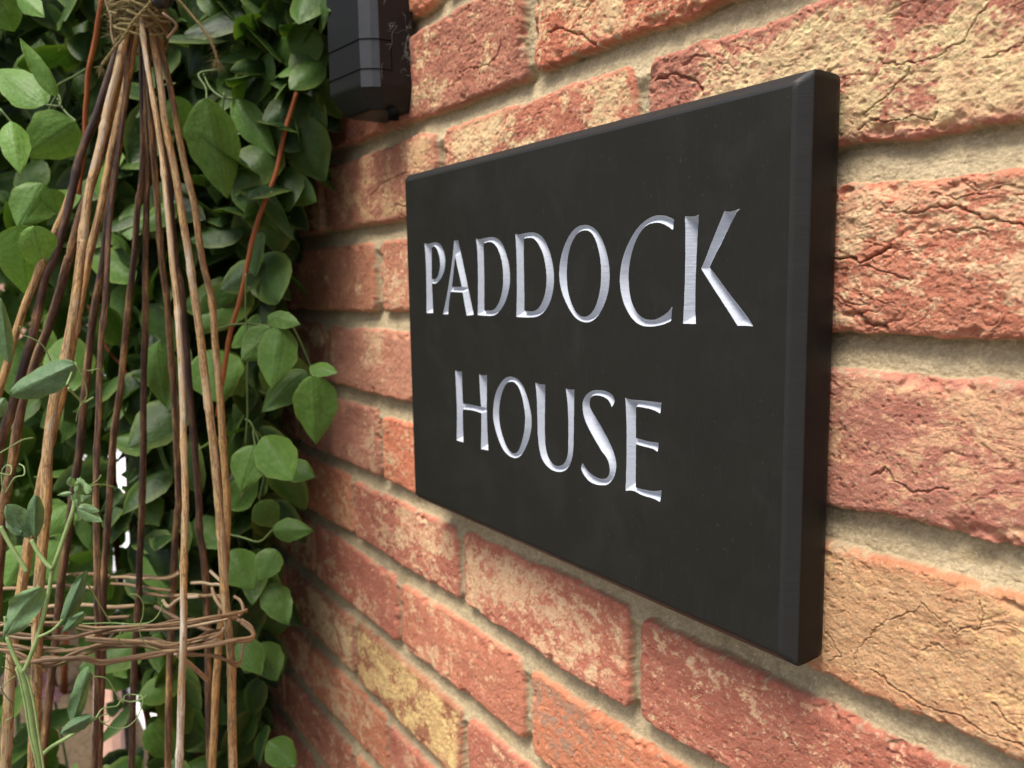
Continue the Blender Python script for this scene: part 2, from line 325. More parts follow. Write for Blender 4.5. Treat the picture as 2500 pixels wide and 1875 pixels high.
def wall_surface(x, z):
    """height (mm, + towards the viewer) and colour of the wall at wall coordinates x, z"""
    n = len(x)
    wx = x+2.2*fbm(x/34+5, z/34, 3)+.9*fbm(x/7, z/7+9, 3); wz = z+2.6*fbm(x/48, z/48+3, 3)+1.0*fbm(x/8+40, z/8, 4)
    row = np.floor((z+2.0)/75).astype(int)
    H = np.full(n, 0.0); col = np.zeros((n, 3)); D = np.full(n, 50.0)
    bc = np.zeros((n, 3)); cc = np.zeros((n, 3)); am = np.zeros(n); gr = np.ones(n)*10; ck = np.zeros(n); bx = np.zeros(n); bz = np.zeros(n); tx = np.zeros(n); seed = np.zeros(n)
    for k in np.unique(row):
        js = list(JO.get(int(k), [(-69 if k % 2 == 0 else 40)+0.0]))
        sel = np.where(row == k)[0]
        while js[0] > x[sel].min()-240: js.insert(0, js[0]-217-((k*37+len(js)*13) % 9))
        i0 = js.index(JO[int(k)][0]) if int(k) in JO else 10**6
        while js[-1] < x[sel].max()+240: js.append(js[-1]+216)
        js = np.array(js, float); ji = np.clip(np.searchsorted(js, x[sel])-1, 0, len(js)-2)
        for j in np.unique(ji):
            s = sel[ji == j]; r = np.random.default_rng((int(k)+50)*1000+int(j-i0 if i0 < 10**6 else j)+300)
            cx = (js[j]+js[j+1])/2; hx = (js[j+1]-js[j])/2-4.7+r.uniform(-.7, .7); cz = 75*k+32.2+r.uniform(-.8, .8); hz = 30.2+r.uniform(-.8, .9)
            tl = r.normal()*.010; rad = r.uniform(5, 9)
            qx = np.abs(wx[s]-cx)-hx+rad; qz = np.abs(wz[s]-cz-tl*(x[s]-cx)*.5)-hz+rad
            D[s] = np.hypot(np.maximum(qx, 0), np.maximum(qz, 0))+np.minimum(np.maximum(qx, qz), 0)-rad
            key = (int(k), int(j-i0)) if i0 < 10**6 else None
            pal = BR.get(key)
            if pal is None:
                pal = [((198, 112, 84), CR2, .3, 11, .5), ((182, 98, 76), CR2, .2, 14, .5), ((206, 128, 96), CR, .35, 18, .4), ((176, 104, 74), CR, .5, 20, .7), ((212, 122, 80), CR2, .2, 9, .3)][r.integers(5)]
            lf = 1.13 if k <= -4 else 1.0; bc[s] = lin(*pal[0])*lf; cc[s] = lin(*pal[1])*min(lf, 1.06); am[s] = pal[2]+(.07 if k <= -4 else 0); gr[s] = pal[3]; ck[s] = pal[4]  # lower rows lightened in colour to offset the foliage shade
            tx[s] = (x[s]-cx)*r.normal()*.008+(z[s]-cz)*r.normal()*.02+r.normal()*.7; seed[s] = r.uniform(0, 200)
    D = D+.5*fbm(x/3.0, z/2.4, 3)+.6*fbm(x/9+3, z/7, 2)
    inside = sstep(0, -7.0, D)
    edge = sstep(.35, -.45, D)                       # 1 on brick
    ux = x+seed*31; uz = z+seed*17
    # undulating face, folded clay creases, pits
    lowf = fbm(ux/40, uz/22, 3)*1.0
    warp = fbm(ux/26, uz/18, 3)*9
    cr1 = 1-np.abs(fbm((ux+warp)/22, (uz+warp*1.3)/5.0, 4)); cr1 = np.clip((cr1-.86)/.14, 0, 1)**1.6
    cmask = sstep(-.15, .45, fbm(ux/30+70, uz/20, 2))
    rough = fbm(ux/3.2, uz/2.2, 4)*.42+fbm(ux/9, uz/6, 3)*.38+fbm(ux/1.2, uz/1.0, 2)*.24
    pits = sstep(.42, .7, fbm(ux/2.4+9, uz/2.4, 2))*.7
    crease = cr1*cmask*ck
    hb = lowf+tx-crease*1.0+rough*(.55+.6*ck)-pits
    hb += -1.5*(1-sstep(0, -3.6, D))**2                # rounded arrises
    ph_ = np.mod(wz-57, 75)/21
    bed = -2.0-8.2*np.clip(ph_, 0, 1)**.8; pq = sstep(1.0, 1.35, ph_)*(1-sstep(3.2, 3.57, ph_)); bed = np.where(ph_ > 2, -2.0, bed)*(1-pq)-5.2*pq
    hm = bed+fbm(x/26, z/14, 3)*1.2+fbm(x/5, z/2.6, 4)*.5+fbm(x/1.3, z/1.1, 3)*.42-.3*sstep(4, .3, D)+fbm(x/90, z/90, 2)*1.0
    H = hm*(1-edge)+np.maximum(hb, hm-1)*edge
    # chipped lower arrises
    chip = sstep(.2, .6, fbm(x/11+33, z/9, 3))*(1-sstep(-2, -8, D))*edge
    H -= chip*3.0
    # colour
    f1 = fbm((ux+warp*.6)/gr, (uz+warp*.5)/(gr*.7), 6, .72)*1.15; f2 = fbm(ux/2.0+50, uz/1.6, 4, .6)
    big = fbm(ux/55+20, uz/30, 2)
    bloom = sstep(-.14, .24, f1+.42*f2+big*.5-(.48-am)*1.0)*sstep(-.5, -6, D+4*f2)*(am > .02)
    streak = fbm(ux/60, uz/5, 3)
    tonev = 1+.16*f1+.10*streak+.14*big
    base = (bc*.70+bc.mean(1, keepdims=True)*.10+lin(208, 160, 126)*.21)*tonev[:, None]*(1+np.stack([.03*f2, .16*f2, .2*f2], 1))
    dk = sstep(.15, .5, fbm(ux/14+11, uz/9, 4))[:, None]
    base = base*(1-dk*np.array([.10, .17, .17]))
    # redder skin along the arrises of pale bricks
    rim = .75*(1-sstep(-1.5, -9, D+7*f1))[:, None]*np.clip((bc[:, 1:2]-.2)*5, 0, .6)
    base = base*(1-rim)+lin(186, 98, 72)*rim
    b = bloom[:, None]*np.clip(.72+.3*f2+.4*fbm(ux/7+5, uz/5, 3), .3, 1)[:, None]
    brick = base*(1-b)+cc*(1+.1*f2[:, None])*b
    brick *= (1-.15*np.clip(crease, 0, 1)[:, None]*np.array([.8, 1, 1]))  # creases darkened in colour, painted occlusion on top of the relief
    mo = lin(186, 169, 136)*(1+.16*fbm(x/4, z/3, 4)+.22*fbm(x/1.2, z/1.0, 2)+.12*fbm(x/60, z/40, 3))[:, None]
    mo = mo*(1-sstep(.3, .6, fbm(x/20+7, z/12, 3))[:, None]*np.array([.10, .12, .18]))
    smear = sstep(.28, .36, fbm(x/7+3, z/5, 5, .65))*sstep(-5, -.5, D)*.75
    e2 = (edge*(1-smear))[:, None]
    col = mo*(1-e2)+brick*e2
    fl = sstep(.55, .62, fbm(x/1.6, z/1.6, 2))[:, None]*.35
    col = col*(1-fl)+lin(236, 214, 178)*fl
    # individual cracks
    for pts, wd, dp in CRACKS_W:
        lo = pts.min(0)-8; hi = pts.max(0)+8
        s = np.where((x > lo[0]) & (x < hi[0]) & (z > lo[1]) & (z < hi[1]))[0]
        if not len(s): continue
        px = x[s]+2.0*fbm(x[s]/5, z[s]/5, 4, .6); pz = z[s]+2.0*fbm(x[s]/5+9, z[s]/5+5, 4, .6)
        d = np.full(len(s), 99.0)
        for a, b_ in zip(pts[:-1], pts[1:]):
            ab = b_-a; t = np.clip(((px-a[0])*ab[0]+(pz-a[1])*ab[1])/(ab@ab+1e-9), 0, 1)
            d = np.minimum(d, np.hypot(px-a[0]-t*ab[0], pz-a[1]-t*ab[1]))
        wv = wd*(.12+.36*(fbm(x[s]/5, z[s]/5+77, 3)+1))
        g = np.exp(-(d/(wv*.55))**2)
        H[s] -= dp*g*.65; H[s] += .15*np.exp(-((d-wv*1.5)/wv)**2)
        col[s] *= (1-.15*g)[:, None]
    return H, np.clip(col/1.06, .004, .9)
CRACKS_W = [(on_plane(np.array(p), 0.)[:, [0, 2]], wd, dp) for p, wd, dp in CRACKS]

X1, X0, XF = 190.0, -1150.0, 1500.0
NU, NT = 1650, 1080
# sample spacing grows with distance from the camera
u = np.linspace(0, 1, NU); ax = CAM[0]+60
xs = ax-(ax-X1)*((ax-X0)/(ax-X1))**u
dist = (ax-xs)
tt = np.linspace(-1, 1, NT)
zc0 = -90-.16*dist*0.9; hh = 40+dist*.62
Xg = np.repeat(xs[:, None], NT, 1); Zg = zc0[:, None]+tt[None]*hh[:, None]
# far margins so the wall goes on above, below and to the right
def grid_mesh(Xg, Zg):
    a, b = Xg.shape
    Hh, Cc = wall_surface(Xg.ravel(), Zg.ravel())
    V = np.stack([Xg.ravel(), -Hh, Zg.ravel()], 1)
    i = np.arange(a*b).reshape(a, b)
    F = np.stack([i[:-1, :-1], i[1:, :-1], i[1:, 1:], i[:-1, 1:]], -1).reshape(-1, 4)
    return V, F[:, ::-1], Cc
parts = [grid_mesh(Xg, Zg)]
xs2 = xs[::4]
if xs2[-1] != xs[-1]: xs2 = np.append(xs2, xs[-1])
d2 = ax-xs2; top = (-90-.144*d2)+(40+d2*.62); bot = (-90-.144*d2)-(40+d2*.62)
NM = 330; t3 = np.linspace(0, 1, NM)**1.6; t3b = 1-t3[::-1]
parts.append(grid_mesh(np.repeat(xs2[:, None], NM, 1), top[:, None]+(900-top[:, None])*t3[None]))
parts.append(grid_mesh(np.repeat(xs2[:, None], NM, 1), -1220+(bot[:, None]+1220)*t3b[None]))
xr = X1+(900-X1)*np.linspace(0, 1, 300)**1.4; zr = np.linspace(-1220, 900, 900)
Xr, Zr = np.meshgrid(xr, zr, indexing='ij'); v_, f_, c_ = grid_mesh(Xr, Zr); parts.append((v_, f_[:, ::-1], c_))
V = []; F = []; C = []; off = 0
for v, f, c in parts:
    V.append(v); F.append(f+off); C.append(c); off += len(v)
# end return and body of the wall (a corner at the far end)
wall = link('brick_wall', np.concatenate(V), np.concatenate(F), MAT_WALL, None, {'col': np.concatenate(C)})
tag(wall, 'weathered red handmade brick wall with sandy mortar behind the house sign', 'wall')
ze = np.linspace(-1220, 900, 300); ye = np.linspace(0, 215, 40)
Hh, Cc = wall_surface((np.repeat(ye[:, None], 300, 1)+330).ravel(), np.repeat(ze[None], 40, 0).ravel())
i = np.arange(40*300).reshape(40, 300)
link('return_face', np.stack([X0-Hh, np.repeat(ye, 300), np.tile(ze, 40)], 1), np.stack([i[:-1, :-1], i[:-1, 1:], i[1:, 1:], i[1:, :-1]], -1).reshape(-1, 4), MAT_WALL, wall, {'col': Cc})
link('core', [(X0, 12, -1220), (900, 12, -1220), (900, 215, -1220), (X0, 215, -1220), (X0, 12, 900), (900, 12, 900), (900, 215, 900), (X0, 215, 900)],
     [(0, 3, 2, 1), (4, 5, 6, 7), (0, 1, 5, 4), (1, 2, 6, 5), (2, 3, 7, 6), (3, 0, 4, 7)], MAT_PAVE, wall, None, False)

# ------------------------------------------------------------------ the slate sign
SX0, SX1, SZ1, SZ0 = -295.94, 46.42, 29.78, -213.61
YF, YC = -26.6, -21.3; INS = 5.8
sign = empty('house_sign', ((SX0+SX1)/2, 0, SZ0), 'dark slate sign reading PADDOCK HOUSE in white letters, on the red brick wall', 'sign')
L1, L2, L3_ = ((1000, 480), .22604), ((1400, 480), .22604), ((1080, 880), .26221)
LET = [
 ('P', L1, [[(160,503),(205,510),(245,497),(285,494),(320,508),(350,545),(372,600),(382,665),(382,740),(370,805),(348,865),(315,910),(280,936),(240,938),(246,1080),(253,1258),(182,1258),(180,900),(172,650)],
            [(237,548),(262,533),(290,560),(313,620),(327,700),(326,770),(312,835),(288,880),(260,893),(237,885)]]),
 ('A', L1, [[(480,475),(522,470),(560,640),(610,880),(650,1080),(692,1278),(615,1285),(590,1150),(572,1035),(440,1028),(425,1140),(415,1272),(360,1270),(400,1080),(440,830),(465,640)],
            [(490,640),(515,760),(545,890),(562,975),(455,972),(468,860),(480,740)]]),
 ('D', L1, [[(716,450),(745,462),(800,448),(880,436),(930,445),(975,475),(1010,530),(1040,610),(1065,700),(1080,800),(1083,880),(1078,960),(1060,1050),(1030,1140),(990,1210),(945,1262),(900,1285),(840,1288),(735,1280),(738,1000),(735,700),(728,560)],
            [(798,505),(850,490),(890,495),(930,530),(962,590),(990,680),(1005,780),(1010,880),(1005,980),(985,1080),(955,1160),(915,1215),(870,1230),(805,1228),(805,900),(800,650)]]),
 ('D', L1, [[(1140,398),(1175,408),(1240,395),(1320,385),(1370,395),(1420,425),(1460,475),(1500,560),(1530,660),(1550,760),(1558,870),(1552,980),(1530,1090),(1495,1180),(1445,1250),(1390,1290),(1330,1303),(1250,1305),(1152,1300),(1158,1000),(1155,700),(1148,520)],
            [(1232,455),(1280,445),(1330,450),(1375,490),(1415,560),(1445,640),(1465,740),(1477,850),(1475,960),(1458,1060),(1430,1140),(1390,1205),(1340,1235),(1270,1238),(1238,1228),(1236,900),(1232,650)]]),
 ('O', L1, [[(1890,305),(1940,312),(1990,340),(2040,395),(2085,480),(2120,580),(2145,690),(2158,800),(2158,900),(2148,1000),(2125,1100),(2085,1200),(2035,1285),(1975,1340),(1910,1357),(1860,1350),(1800,1315),(1745,1250),(1695,1160),(1650,1050),(1625,950),(1615,850),(1620,740),(1640,630),(1675,520),(1725,420),(1780,350),(1835,315)],
            [(1885,366),(1930,370),(1975,410),(2010,480),(2040,580),(2060,690),(2068,800),(2066,900),(2055,1010),(2030,1120),(1995,1210),(1950,1270),(1900,1298),(1850,1290),(1800,1250),(1760,1180),(1725,1080),(1705,980),(1697,870),(1700,740),(1715,620),(1745,510),(1790,425),(1835,380)]]),
 ('C', L2, [[(1085,245),(1040,222),(985,203),(935,200),(880,205),(820,230),(760,270),(690,340),(630,430),(575,540),(535,650),(510,770),(500,880),(505,980),(520,1070),(550,1170),(600,1270),(660,1345),(730,1390),(800,1403),(880,1400),(970,1380),(1052,1345),(1068,1175),(1045,1215),(1000,1260),(940,1300),(880,1325),(820,1328),(760,1315),(700,1270),(655,1200),(620,1110),(602,1000),(595,880),(600,760),(620,640),(655,520),(700,420),(755,340),(810,300),(865,285),(920,282),(980,300),(1030,330),(1075,362)]]),
 ('K', L2, [[(1204,207),(1240,212),(1300,210),(1335,200),(1353,190),(1335,500),(1318,900),(1315,1200),(1322,1376),(1182,1372),(1195,1100),(1205,800),(1208,500)],
            [(1630,153),(1680,160),(1735,150),(1765,138),(1805,132),(1770,160),(1735,220),(1670,350),(1600,500),(1540,610),(1470,765),(1560,880),(1700,1070),(1850,1260),(1945,1403),(1860,1395),(1770,1395),(1680,1250),(1550,1050),(1440,880),(1377,778),(1420,680),(1500,470),(1570,300)]]),
 ('H', L3_, [[(118,90),(150,102),(182,102),(183,250),(190,398),(280,415),(360,432),(350,300),(343,125),(375,138),(415,133),(413,300),(413,500),(420,700),(428,838),(358,825),(362,650),(362,490),(280,465),(190,455),(190,600),(196,762),(132,745),(135,500),(128,280)]]),
 ('O', L3_, [[(630,150),(670,158),(705,180),(745,230),(780,310),(805,400),(825,500),(830,580),(822,660),(800,750),(765,830),(730,885),(690,908),(650,903),(605,875),(560,820),(520,730),(490,630),(473,540),(473,450),(485,350),(510,270),(550,200),(590,162)],
             [(635,198),(670,205),(705,245),(735,320),(755,410),(768,500),(768,590),(758,680),(735,770),(710,835),(680,865),(650,862),(612,825),(580,760),(550,670),(532,580),(527,490),(533,400),(552,310),(580,240),(605,207)]]),
 ('U', L3_, [[(865,203),(905,220),(955,225),(955,400),(952,600),(955,740),(965,830),(990,910),(1030,965),(1075,982),(1120,970),(1150,930),(1168,860),(1172,750),(1172,600),(1168,450),(1158,340),(1148,258),(1190,270),(1228,268),(1225,450),(1222,650),(1218,820),(1205,910),(1180,980),(1140,1025),(1085,1038),(1030,1025),(970,980),(925,910),(900,810),(888,680),(883,500),(878,350)]]),
 ('S', L3_, [[(1605,375),(1590,335),(1560,305),(1510,282),(1450,275),(1400,280),(1355,305),(1320,350),(1305,405),(1308,470),(1325,550),(1365,640),(1420,740),(1480,840),(1530,910),(1552,970),(1558,1030),(1545,1075),(1515,1098),(1470,1100),(1420,1080),(1370,1045),(1335,1005),(1305,953),(1292,990),(1298,1030),(1330,1085),(1375,1130),(1430,1155),(1490,1162),(1535,1155),(1575,1120),(1605,1060),(1618,980),(1610,910),(1585,830),(1540,730),(1480,620),(1420,520),(1380,450),(1370,400),(1378,350),(1400,330),(1440,325),(1490,335),(1535,360),(1560,395),(1575,437),(1595,405)]]),
 ('E', L3_, [[(1702,347),(1750,362),(1850,370),(1950,382),(2040,392),(2035,440),(2028,495),(1960,460),(1880,440),(1812,430),(1802,440),(1802,720),(1860,738),(1930,755),(2012,765),(2010,810),(2003,850),(1950,820),(1870,800),(1802,778),(1800,1180),(1860,1198),(1960,1215),(2040,1208),(2035,1260),(2027,1318),(1960,1285),(1860,1255),(1780,1215),(1705,1212),(1712,1000),(1715,700),(1710,480)]])]
def smooth_poly(P, n=5):
    P = np.asarray(P, float); N = len(P)
    d = np.roll(P, -1, 0)-P; a = np.degrees(np.arctan2(d[:, 1], d[:, 0])); turn = np.abs((a-np.roll(a, 1)+180) % 360-180)
    sharp = turn > 38; out = []
    for i in range(N):
        p0, p1, p2, p3 = P[(i-1) % N], P[i], P[(i+1) % N], P[(i+2) % N]
        if sharp[i]: p0 = 2*p1-p2
        if sharp[(i+1) % N]: p3 = 2*p2-p1
        L = np.linalg.norm(p2-p1)
        m1 = (p2-p0)/2; m2 = (p3-p1)/2
        if np.linalg.norm(m1) > 1.2*L: m1 *= 1.2*L/np.linalg.norm(m1)
        if np.linalg.norm(m2) > 1.2*L: m2 *= 1.2*L/np.linalg.norm(m2)
        t = np.linspace(0, 1, n, endpoint=False)[:, None]
        out.append((2*t**3-3*t*t+1)*p1+(t**3-2*t*t+t)*m1+(-2*t**3+3*t*t)*p2+(t**3-t*t)*m2)
    return np.vstack(out)
def poly_sdf(P, X, Z):
    """+ inside"""
    d = np.full(X.shape, 1e9); ins = np.zeros(X.shape, bool); Q = np.roll(P, -1, 0)
    for a, b in zip(P, Q):
        ab = b-a; t = np.clip(((X-a[0])*ab[0]+(Z-a[1])*ab[1])/(ab@ab+1e-12), 0, 1)
        d = np.minimum(d, (X-a[0]-t*ab[0])**2+(Z-a[1]-t*ab[1])**2)
        c = (a[1] > Z) != (b[1] > Z)
        with np.errstate(divide='ignore', invalid='ignore'): xi = a[0]+(Z-a[1])/(b[1]-a[1]+1e-12)*ab[0]
        ins ^= c & (X < xi)
    return np.sqrt(d)*np.where(ins, 1, -1)
GS = .34; SLOPE = 1.35
gx = np.arange(SX0+INS, SX1-INS+.01, GS); gx = np.linspace(SX0+INS, SX1-INS, len(gx))
gz = np.arange(SZ0+INS, SZ1-INS+.01, GS); gz = np.linspace(SZ0+INS, SZ1-INS, len(gz))
GX, GZ = np.meshgrid(gx, gz, indexing='ij'); SD = np.full(GX.shape, -9.0); OWN = np.full(GX.shape, -1)
for li, (ch, (o, s), polys) in enumerate(LET):
    W = [on_plane(np.array([(o[0]+p[0]*s, o[1]+p[1]*s) for p in smooth_poly(q)]), YF)[:, [0, 2]] for q in polys]
    al = np.vstack(W); lo = al.min(0)-1.5; hi = al.max(0)+1.5
    i0, i1 = np.searchsorted(gx, [lo[0], hi[0]]); k0, k1 = np.searchsorted(gz, [lo[1], hi[1]])
    sx, sz = GX[i0:i1, k0:k1], GZ[i0:i1, k0:k1]
    d = poly_sdf(W[0], sx, sz)
    for q in W[1:]:
        d2_ = poly_sdf(q, sx, sz); d = np.maximum(d, d2_) if ch == 'K' else np.minimum(d, -d2_)
    d = d+.07*fbm(sx/1.1, sz/1.1, 2)
    up_ = d > SD[i0:i1, k0:k1]
    SD[i0:i1, k0:k1] = np.where(up_, d, SD[i0:i1, k0:k1]); OWN[i0:i1, k0:k1] = np.where(up_, li, OWN[i0:i1, k0:k1])
depth = np.maximum(SD, 0)*SLOPE
YG = YF+depth+.05*fbm(GX/30, GZ/30, 3)
V = np.stack([GX.ravel(), YG.ravel(), GZ.ravel()], 1); sdv = SD.ravel(); own = OWN.ravel()
i = np.arange(GX.size).reshape(GX.shape)
F = np.stack([i[:-1, :-1], i[1:, :-1], i[1:, 1:], i[:-1, 1:]], -1).reshape(-1, 4)
fin = (sdv[F] > -.12).any(1); fo = own[F].max(1)
def submesh(name, F, mat, parent):
    ids, inv = np.unique(F.ravel(), return_inverse=True)
    return link(name, V[ids], inv.reshape(-1, 4), mat, parent, {'sdf': sdv[ids]}, True)
# body: front face + chamfer + sides + rounded back edge
body = MB()
panel = submesh('slate_panel', F[~fin], MAT_SLATE, sign)
for li, (ch, _, _) in enumerate(LET):
    lo_ = submesh('carved_letter', F[fin & (fo == li)], MAT_LETTER, sign)
    lo_['label'] = 'carved white letter '+ch
def ring_pts(ins, y, n=90, rc=1.2):
    x0, x1, z0, z1 = SX0+ins, SX1-ins, SZ0+ins, SZ1-ins
    P = []
    for (ax_, az, bx_, bz_) in ((x0, z0, x1, z0), (x1, z0, x1, z1), (x1, z1, x0, z1), (x0, z1, x0, z0)):
        t = np.linspace(0, 1, n, endpoint=False)
        P.append(np.stack([ax_+(bx_-ax_)*t, np.full(n, float(y)), az+(bz_-az)*t], 1))
    return np.vstack(P)
def strip(name, rings, mat, smooth=True, cap=False, jit=.10):
    R_ = [ring_pts(a, b) for a, b in rings]; n = len(R_[0]); Vv = np.vstack(R_)
    Vv = Vv.copy(); j = jit*fbm(Vv[:, 0]/9+Vv[:, 2]/7, Vv[:, 2]/9-Vv[:, 0]/11, 3); Vv[n:, 1] += j[n:]
    Ff = [(r*n+k, (r+1)*n+k, (r+1)*n+(k+1) % n, r*n+(k+1) % n) for r in range(len(R_)-1) for k in range(n)]
    if cap: Ff.append(tuple((len(R_)-1)*n+k for k in range(n)))
    return link(name, Vv, Ff, mat, sign, None, smooth)
strip('bevelled_edge', [(INS, YF), (INS-1.1, YF+.3), (INS-2.2, YF+1.1), (1.4, YC-1.25), (.5, YC-.55), (0, YC+.3)], MAT_CHAMFER, True, jit=.12)
strip('side_edge', [(0, YC+.3), (-.2, YC+4), (0, -7.5), (.4, -4.5), (1.5, -2.0), (3.6, -.2), (7, 1.2)], MAT_SIDE, True, True)

# ------------------------------------------------------------------ black plastic box on the wall (top of the frame)
box = empty('wall_box', (-350, 0, 84), 'black plastic box with chamfered corner and cobwebs, mounted on the brick wall above the sign', 'box')
def prof(sc, y_in=0):
    # plan outline seen from above, going from the wall round the front and back to the wall
    base = [(-325, 2), (-325.5, -26.5), (-328.0, -32.0), (-333.5, -38.8), (-381, -44.0), (-384, -43), (-386, -38), (-388, 2)]
    cx, cy = -356, 0
    return [(cx+(x-cx)*sc, y*sc if y < 0 else y) for x, y in base]
rows = [(1.0, 420), (1.0, 101), (.99, 99.5), (.78, 84.5), (.74, 83)]
Vb = []; 
for sc, z in rows: Vb += [(x, y, z-(x+325)*0.0) for x, y in prof(sc)]
nb = 8
Fb = [(r*nb+k, r*nb+(k+1), (r+1)*nb+(k+1), (r+1)*nb+k) for r in range(len(rows)-1) for k in range(nb-1)]
Fb += [tuple((len(rows)-1)*nb+k for k in range(nb)), tuple(range(nb-1, -1, -1))]
bo = link('casing', Vb, Fb, MAT_PLASTIC, box, None, False)
bv = bo.modifiers.new('bevel', 'BEVEL'); bv.width = .0009; bv.segments = 2; bv.limit_method = 'ANGLE'; bv.angle_limit = math.radians(12)
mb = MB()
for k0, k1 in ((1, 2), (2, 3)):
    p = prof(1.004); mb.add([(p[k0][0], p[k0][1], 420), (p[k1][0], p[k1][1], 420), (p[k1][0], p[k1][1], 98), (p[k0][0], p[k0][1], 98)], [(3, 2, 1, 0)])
mb.build('corner_bevel_sheen', MAT_BEVEL_SHEEN, box, False)  # strip laid over the corner facets, reflection painted as paler plastic
# cover seam round the corner
pr = prof(1.007)
def seam(z, z_end=None):
    return [(pr[5][0], pr[5][1], z-.5), (pr[4][0], pr[4][1], z), (pr[3][0], pr[3][1], z), (pr[2][0], pr[2][1], z), (pr[1][0], pr[1][1], z), (-325.2, -17, z)]
mb = MB()
for z in (132.5, 111): mb.add(*tube(seam(z), .42, 6))
mb.add(*tube([(-325.0, -17, 132.5), (-325.0, -17, 111)], .35, 6)); mb.build('cover_seam', MAT_SEAM, box, False)
a = on_plane([(0, 0)], -20)
mb = MB(); mb.add(*tube([(-331, -14, 84), (-331, -14, 76)], 4.2, 20)); mb.build('cable_grommet', MAT_SEAM, box)
# cobweb threads and specks
mb = MB(); r = np.random.default_rng(3)
for q in range(9):
    p0 = np.array([-324.3, r.uniform(-26, -2), r.uniform(92, 190)]); p = [p0]
    for s_ in range(r.integers(3, 7)): p.append(p[-1]+np.array([0, r.normal()*3.2, r.normal()*3.6]))
    p = np.array(p); p[:, 0] = -324.2+.2*r.random(len(p)); p[:, 1] = np.clip(p[:, 1], -26, -1)
    mb.add(*tube(spline(p, 3), r.uniform(.02, .05), 4))
for q in range(26):
    p0 = np.array([-324+r.normal()*1.5, -2-abs(r.normal()*2), 128+r.normal()*9]); p = [p0]
    for s_ in range(5): p.append(p[-1]+r.normal(size=3)*np.array([2.2, 1.2, 2.2]))
    mb.add(*tube(spline(np.array(p), 3), r.uniform(.025, .07), 4))
mb.build('cobweb', MAT_WEB, box)

# ------------------------------------------------------------------ willow obelisk
RD = 600.0
ob = empty('willow_obelisk', tuple(at(222, 1332, RD)*[1, 1, 0]+[0, 0, -1200]), 'tall rustic willow obelisk of thin sticks tied with twine at the top', 'plant support')
def s1(p): return [(x*.3414, y*.3414) for x, y in p]
def s2(p): return [(x*.3414, 531+y*.3414) for x, y in p]
def s3(p): return [(x*.3414, 1092.7+y*.3414) for x, y in p]
APD = 590.0
# stick: display polyline, width px at ring, depth at apex, depth at ring, bark tone
STK = [
 (s1([(860,60),(790,250),(735,480),(680,700),(640,900),(570,1200),(520,1520)])+s2([(520,0),(470,400),(400,750),(340,1000),(300,1300),(290,1600)])+s3([(285,100),(268,300),(240,600),(230,1000),(215,1659)]), 27, 565, 500, .62),
 (s1([(820,120),(700,450),(620,700),(520,950),(470,1150),(400,1450),(345,1640)])+s2([(280,230),(210,550),(130,820),(65,1050),(0,1280)])+[(-20,1150),(-40,1400),(-60,1659)], 24, 575, 560, .1),
 (s1([(800,200),(740,560),(650,900),(600,1100),(500,1400),(440,1640)])+s2([(430,100),(330,450),(220,750),(140,1000),(70,1400),(20,1659)])+s3([(10,200),(-30,800),(-60,1659)]), 24, 590, 590, .3),
 (s1([(790,200),(700,480),(612,740),(512,990),(440,1250),(335,1500)])+s2([(190,300),(90,580),(20,830),(-60,1100)])+[(-60,1150),(-100,1659)], 22, 585, 540, .45),
 (s1([(870,60),(850,150),(815,350),(780,700),(740,1000),(700,1350),(680,1640)])+s2([(660,400),(640,650),(625,1000),(612,1400),(610,1659)])+s3([(612,100),(615,500),(620,900),(612,1400),(600,1659)]), 16, 570, 520, .22),
 (s1([(880,120),(800,560),(750,900),(690,1350),(655,1640)])+s2([(590,450),(540,900),(500,1300),(450,1650)])+s3([(430,200),(390,450),(350,850),(310,1200),(265,1659)]), 19, 600, 690, .18),
 (s1([(900,120),(900,500),(905,1000),(870,1350),(850,1640)])+s2([(800,500),(760,900),(710,1300),(690,1640)])+s3([(675,200),(658,450),(650,900),(640,1300),(630,1659)]), 16, 595, 670, .12),
 (s1([(905,100),(925,500),(935,900),(930,1200),(922,1640)])+s2([(920,500),(905,1000),(900,1650)])+s3([(895,100),(880,500),(850,1000),(830,1659)]), 16, 590, 690, .16),
 (s1([(920,100),(945,600),(965,900),(1000,1300),(1022,1640)])+s2([(1060,400),(1100,900),(1125,1400),(1128,1640)])+s3([(1115,100),(1090,600),(1070,1100),(1060,1659)]), 16, 585, 690, .26),
 (s1([(890,60),(900,170),(940,450),(990,750),(1030,1050),(1062,1350),(1090,1640)])+s2([(1130,450),(1150,800),(1165,1300),(1175,1640)])+s3([(1170,100),(1162,700),(1150,1200),(1130,1659)]), 18, 560, 500, .74),
 (s1([(930,60),(965,250),(1010,500),(1040,750),(1100,1050),(1160,1400),(1200,1640)])+s2([(1250,450),(1300,850),(1350,1250),(1388,1640)])+s3([(1395,100),(1420,500),(1460,1000),(1475,1659)]), 21, 570, 560, .6),
 (s1([(960,60),(1000,230),(1070,520),(1120,800),(1170,1050),(1230,1300),(1278,1640)])+s2([(1340,350),(1370,700),(1400,1100),(1430,1500),(1438,1640)])+s3([(1430,300),(1400,700),(1370,1050),(1340,1659)]), 18, 580, 620, .42),
 (s1([(925,100),(1000,500),(1060,1000),(1110,1640)])+s2([(1150,300),(1200,900),(1240,1400),(1260,1640)])+s3([(1262,150),(1290,350),(1310,700),(1320,1200),(1330,1659)]), 17, 600, 660, .08),
 (s1([(850,300),(740,800),(640,1300),(560,1640)])+s2([(480,500),(400,900),(300,1300),(230,1640)])+s3([(200,100),(130,550),(70,1000),(35,1659)]), 25, 580, 520, .55)]
r = np.random.default_rng(11)
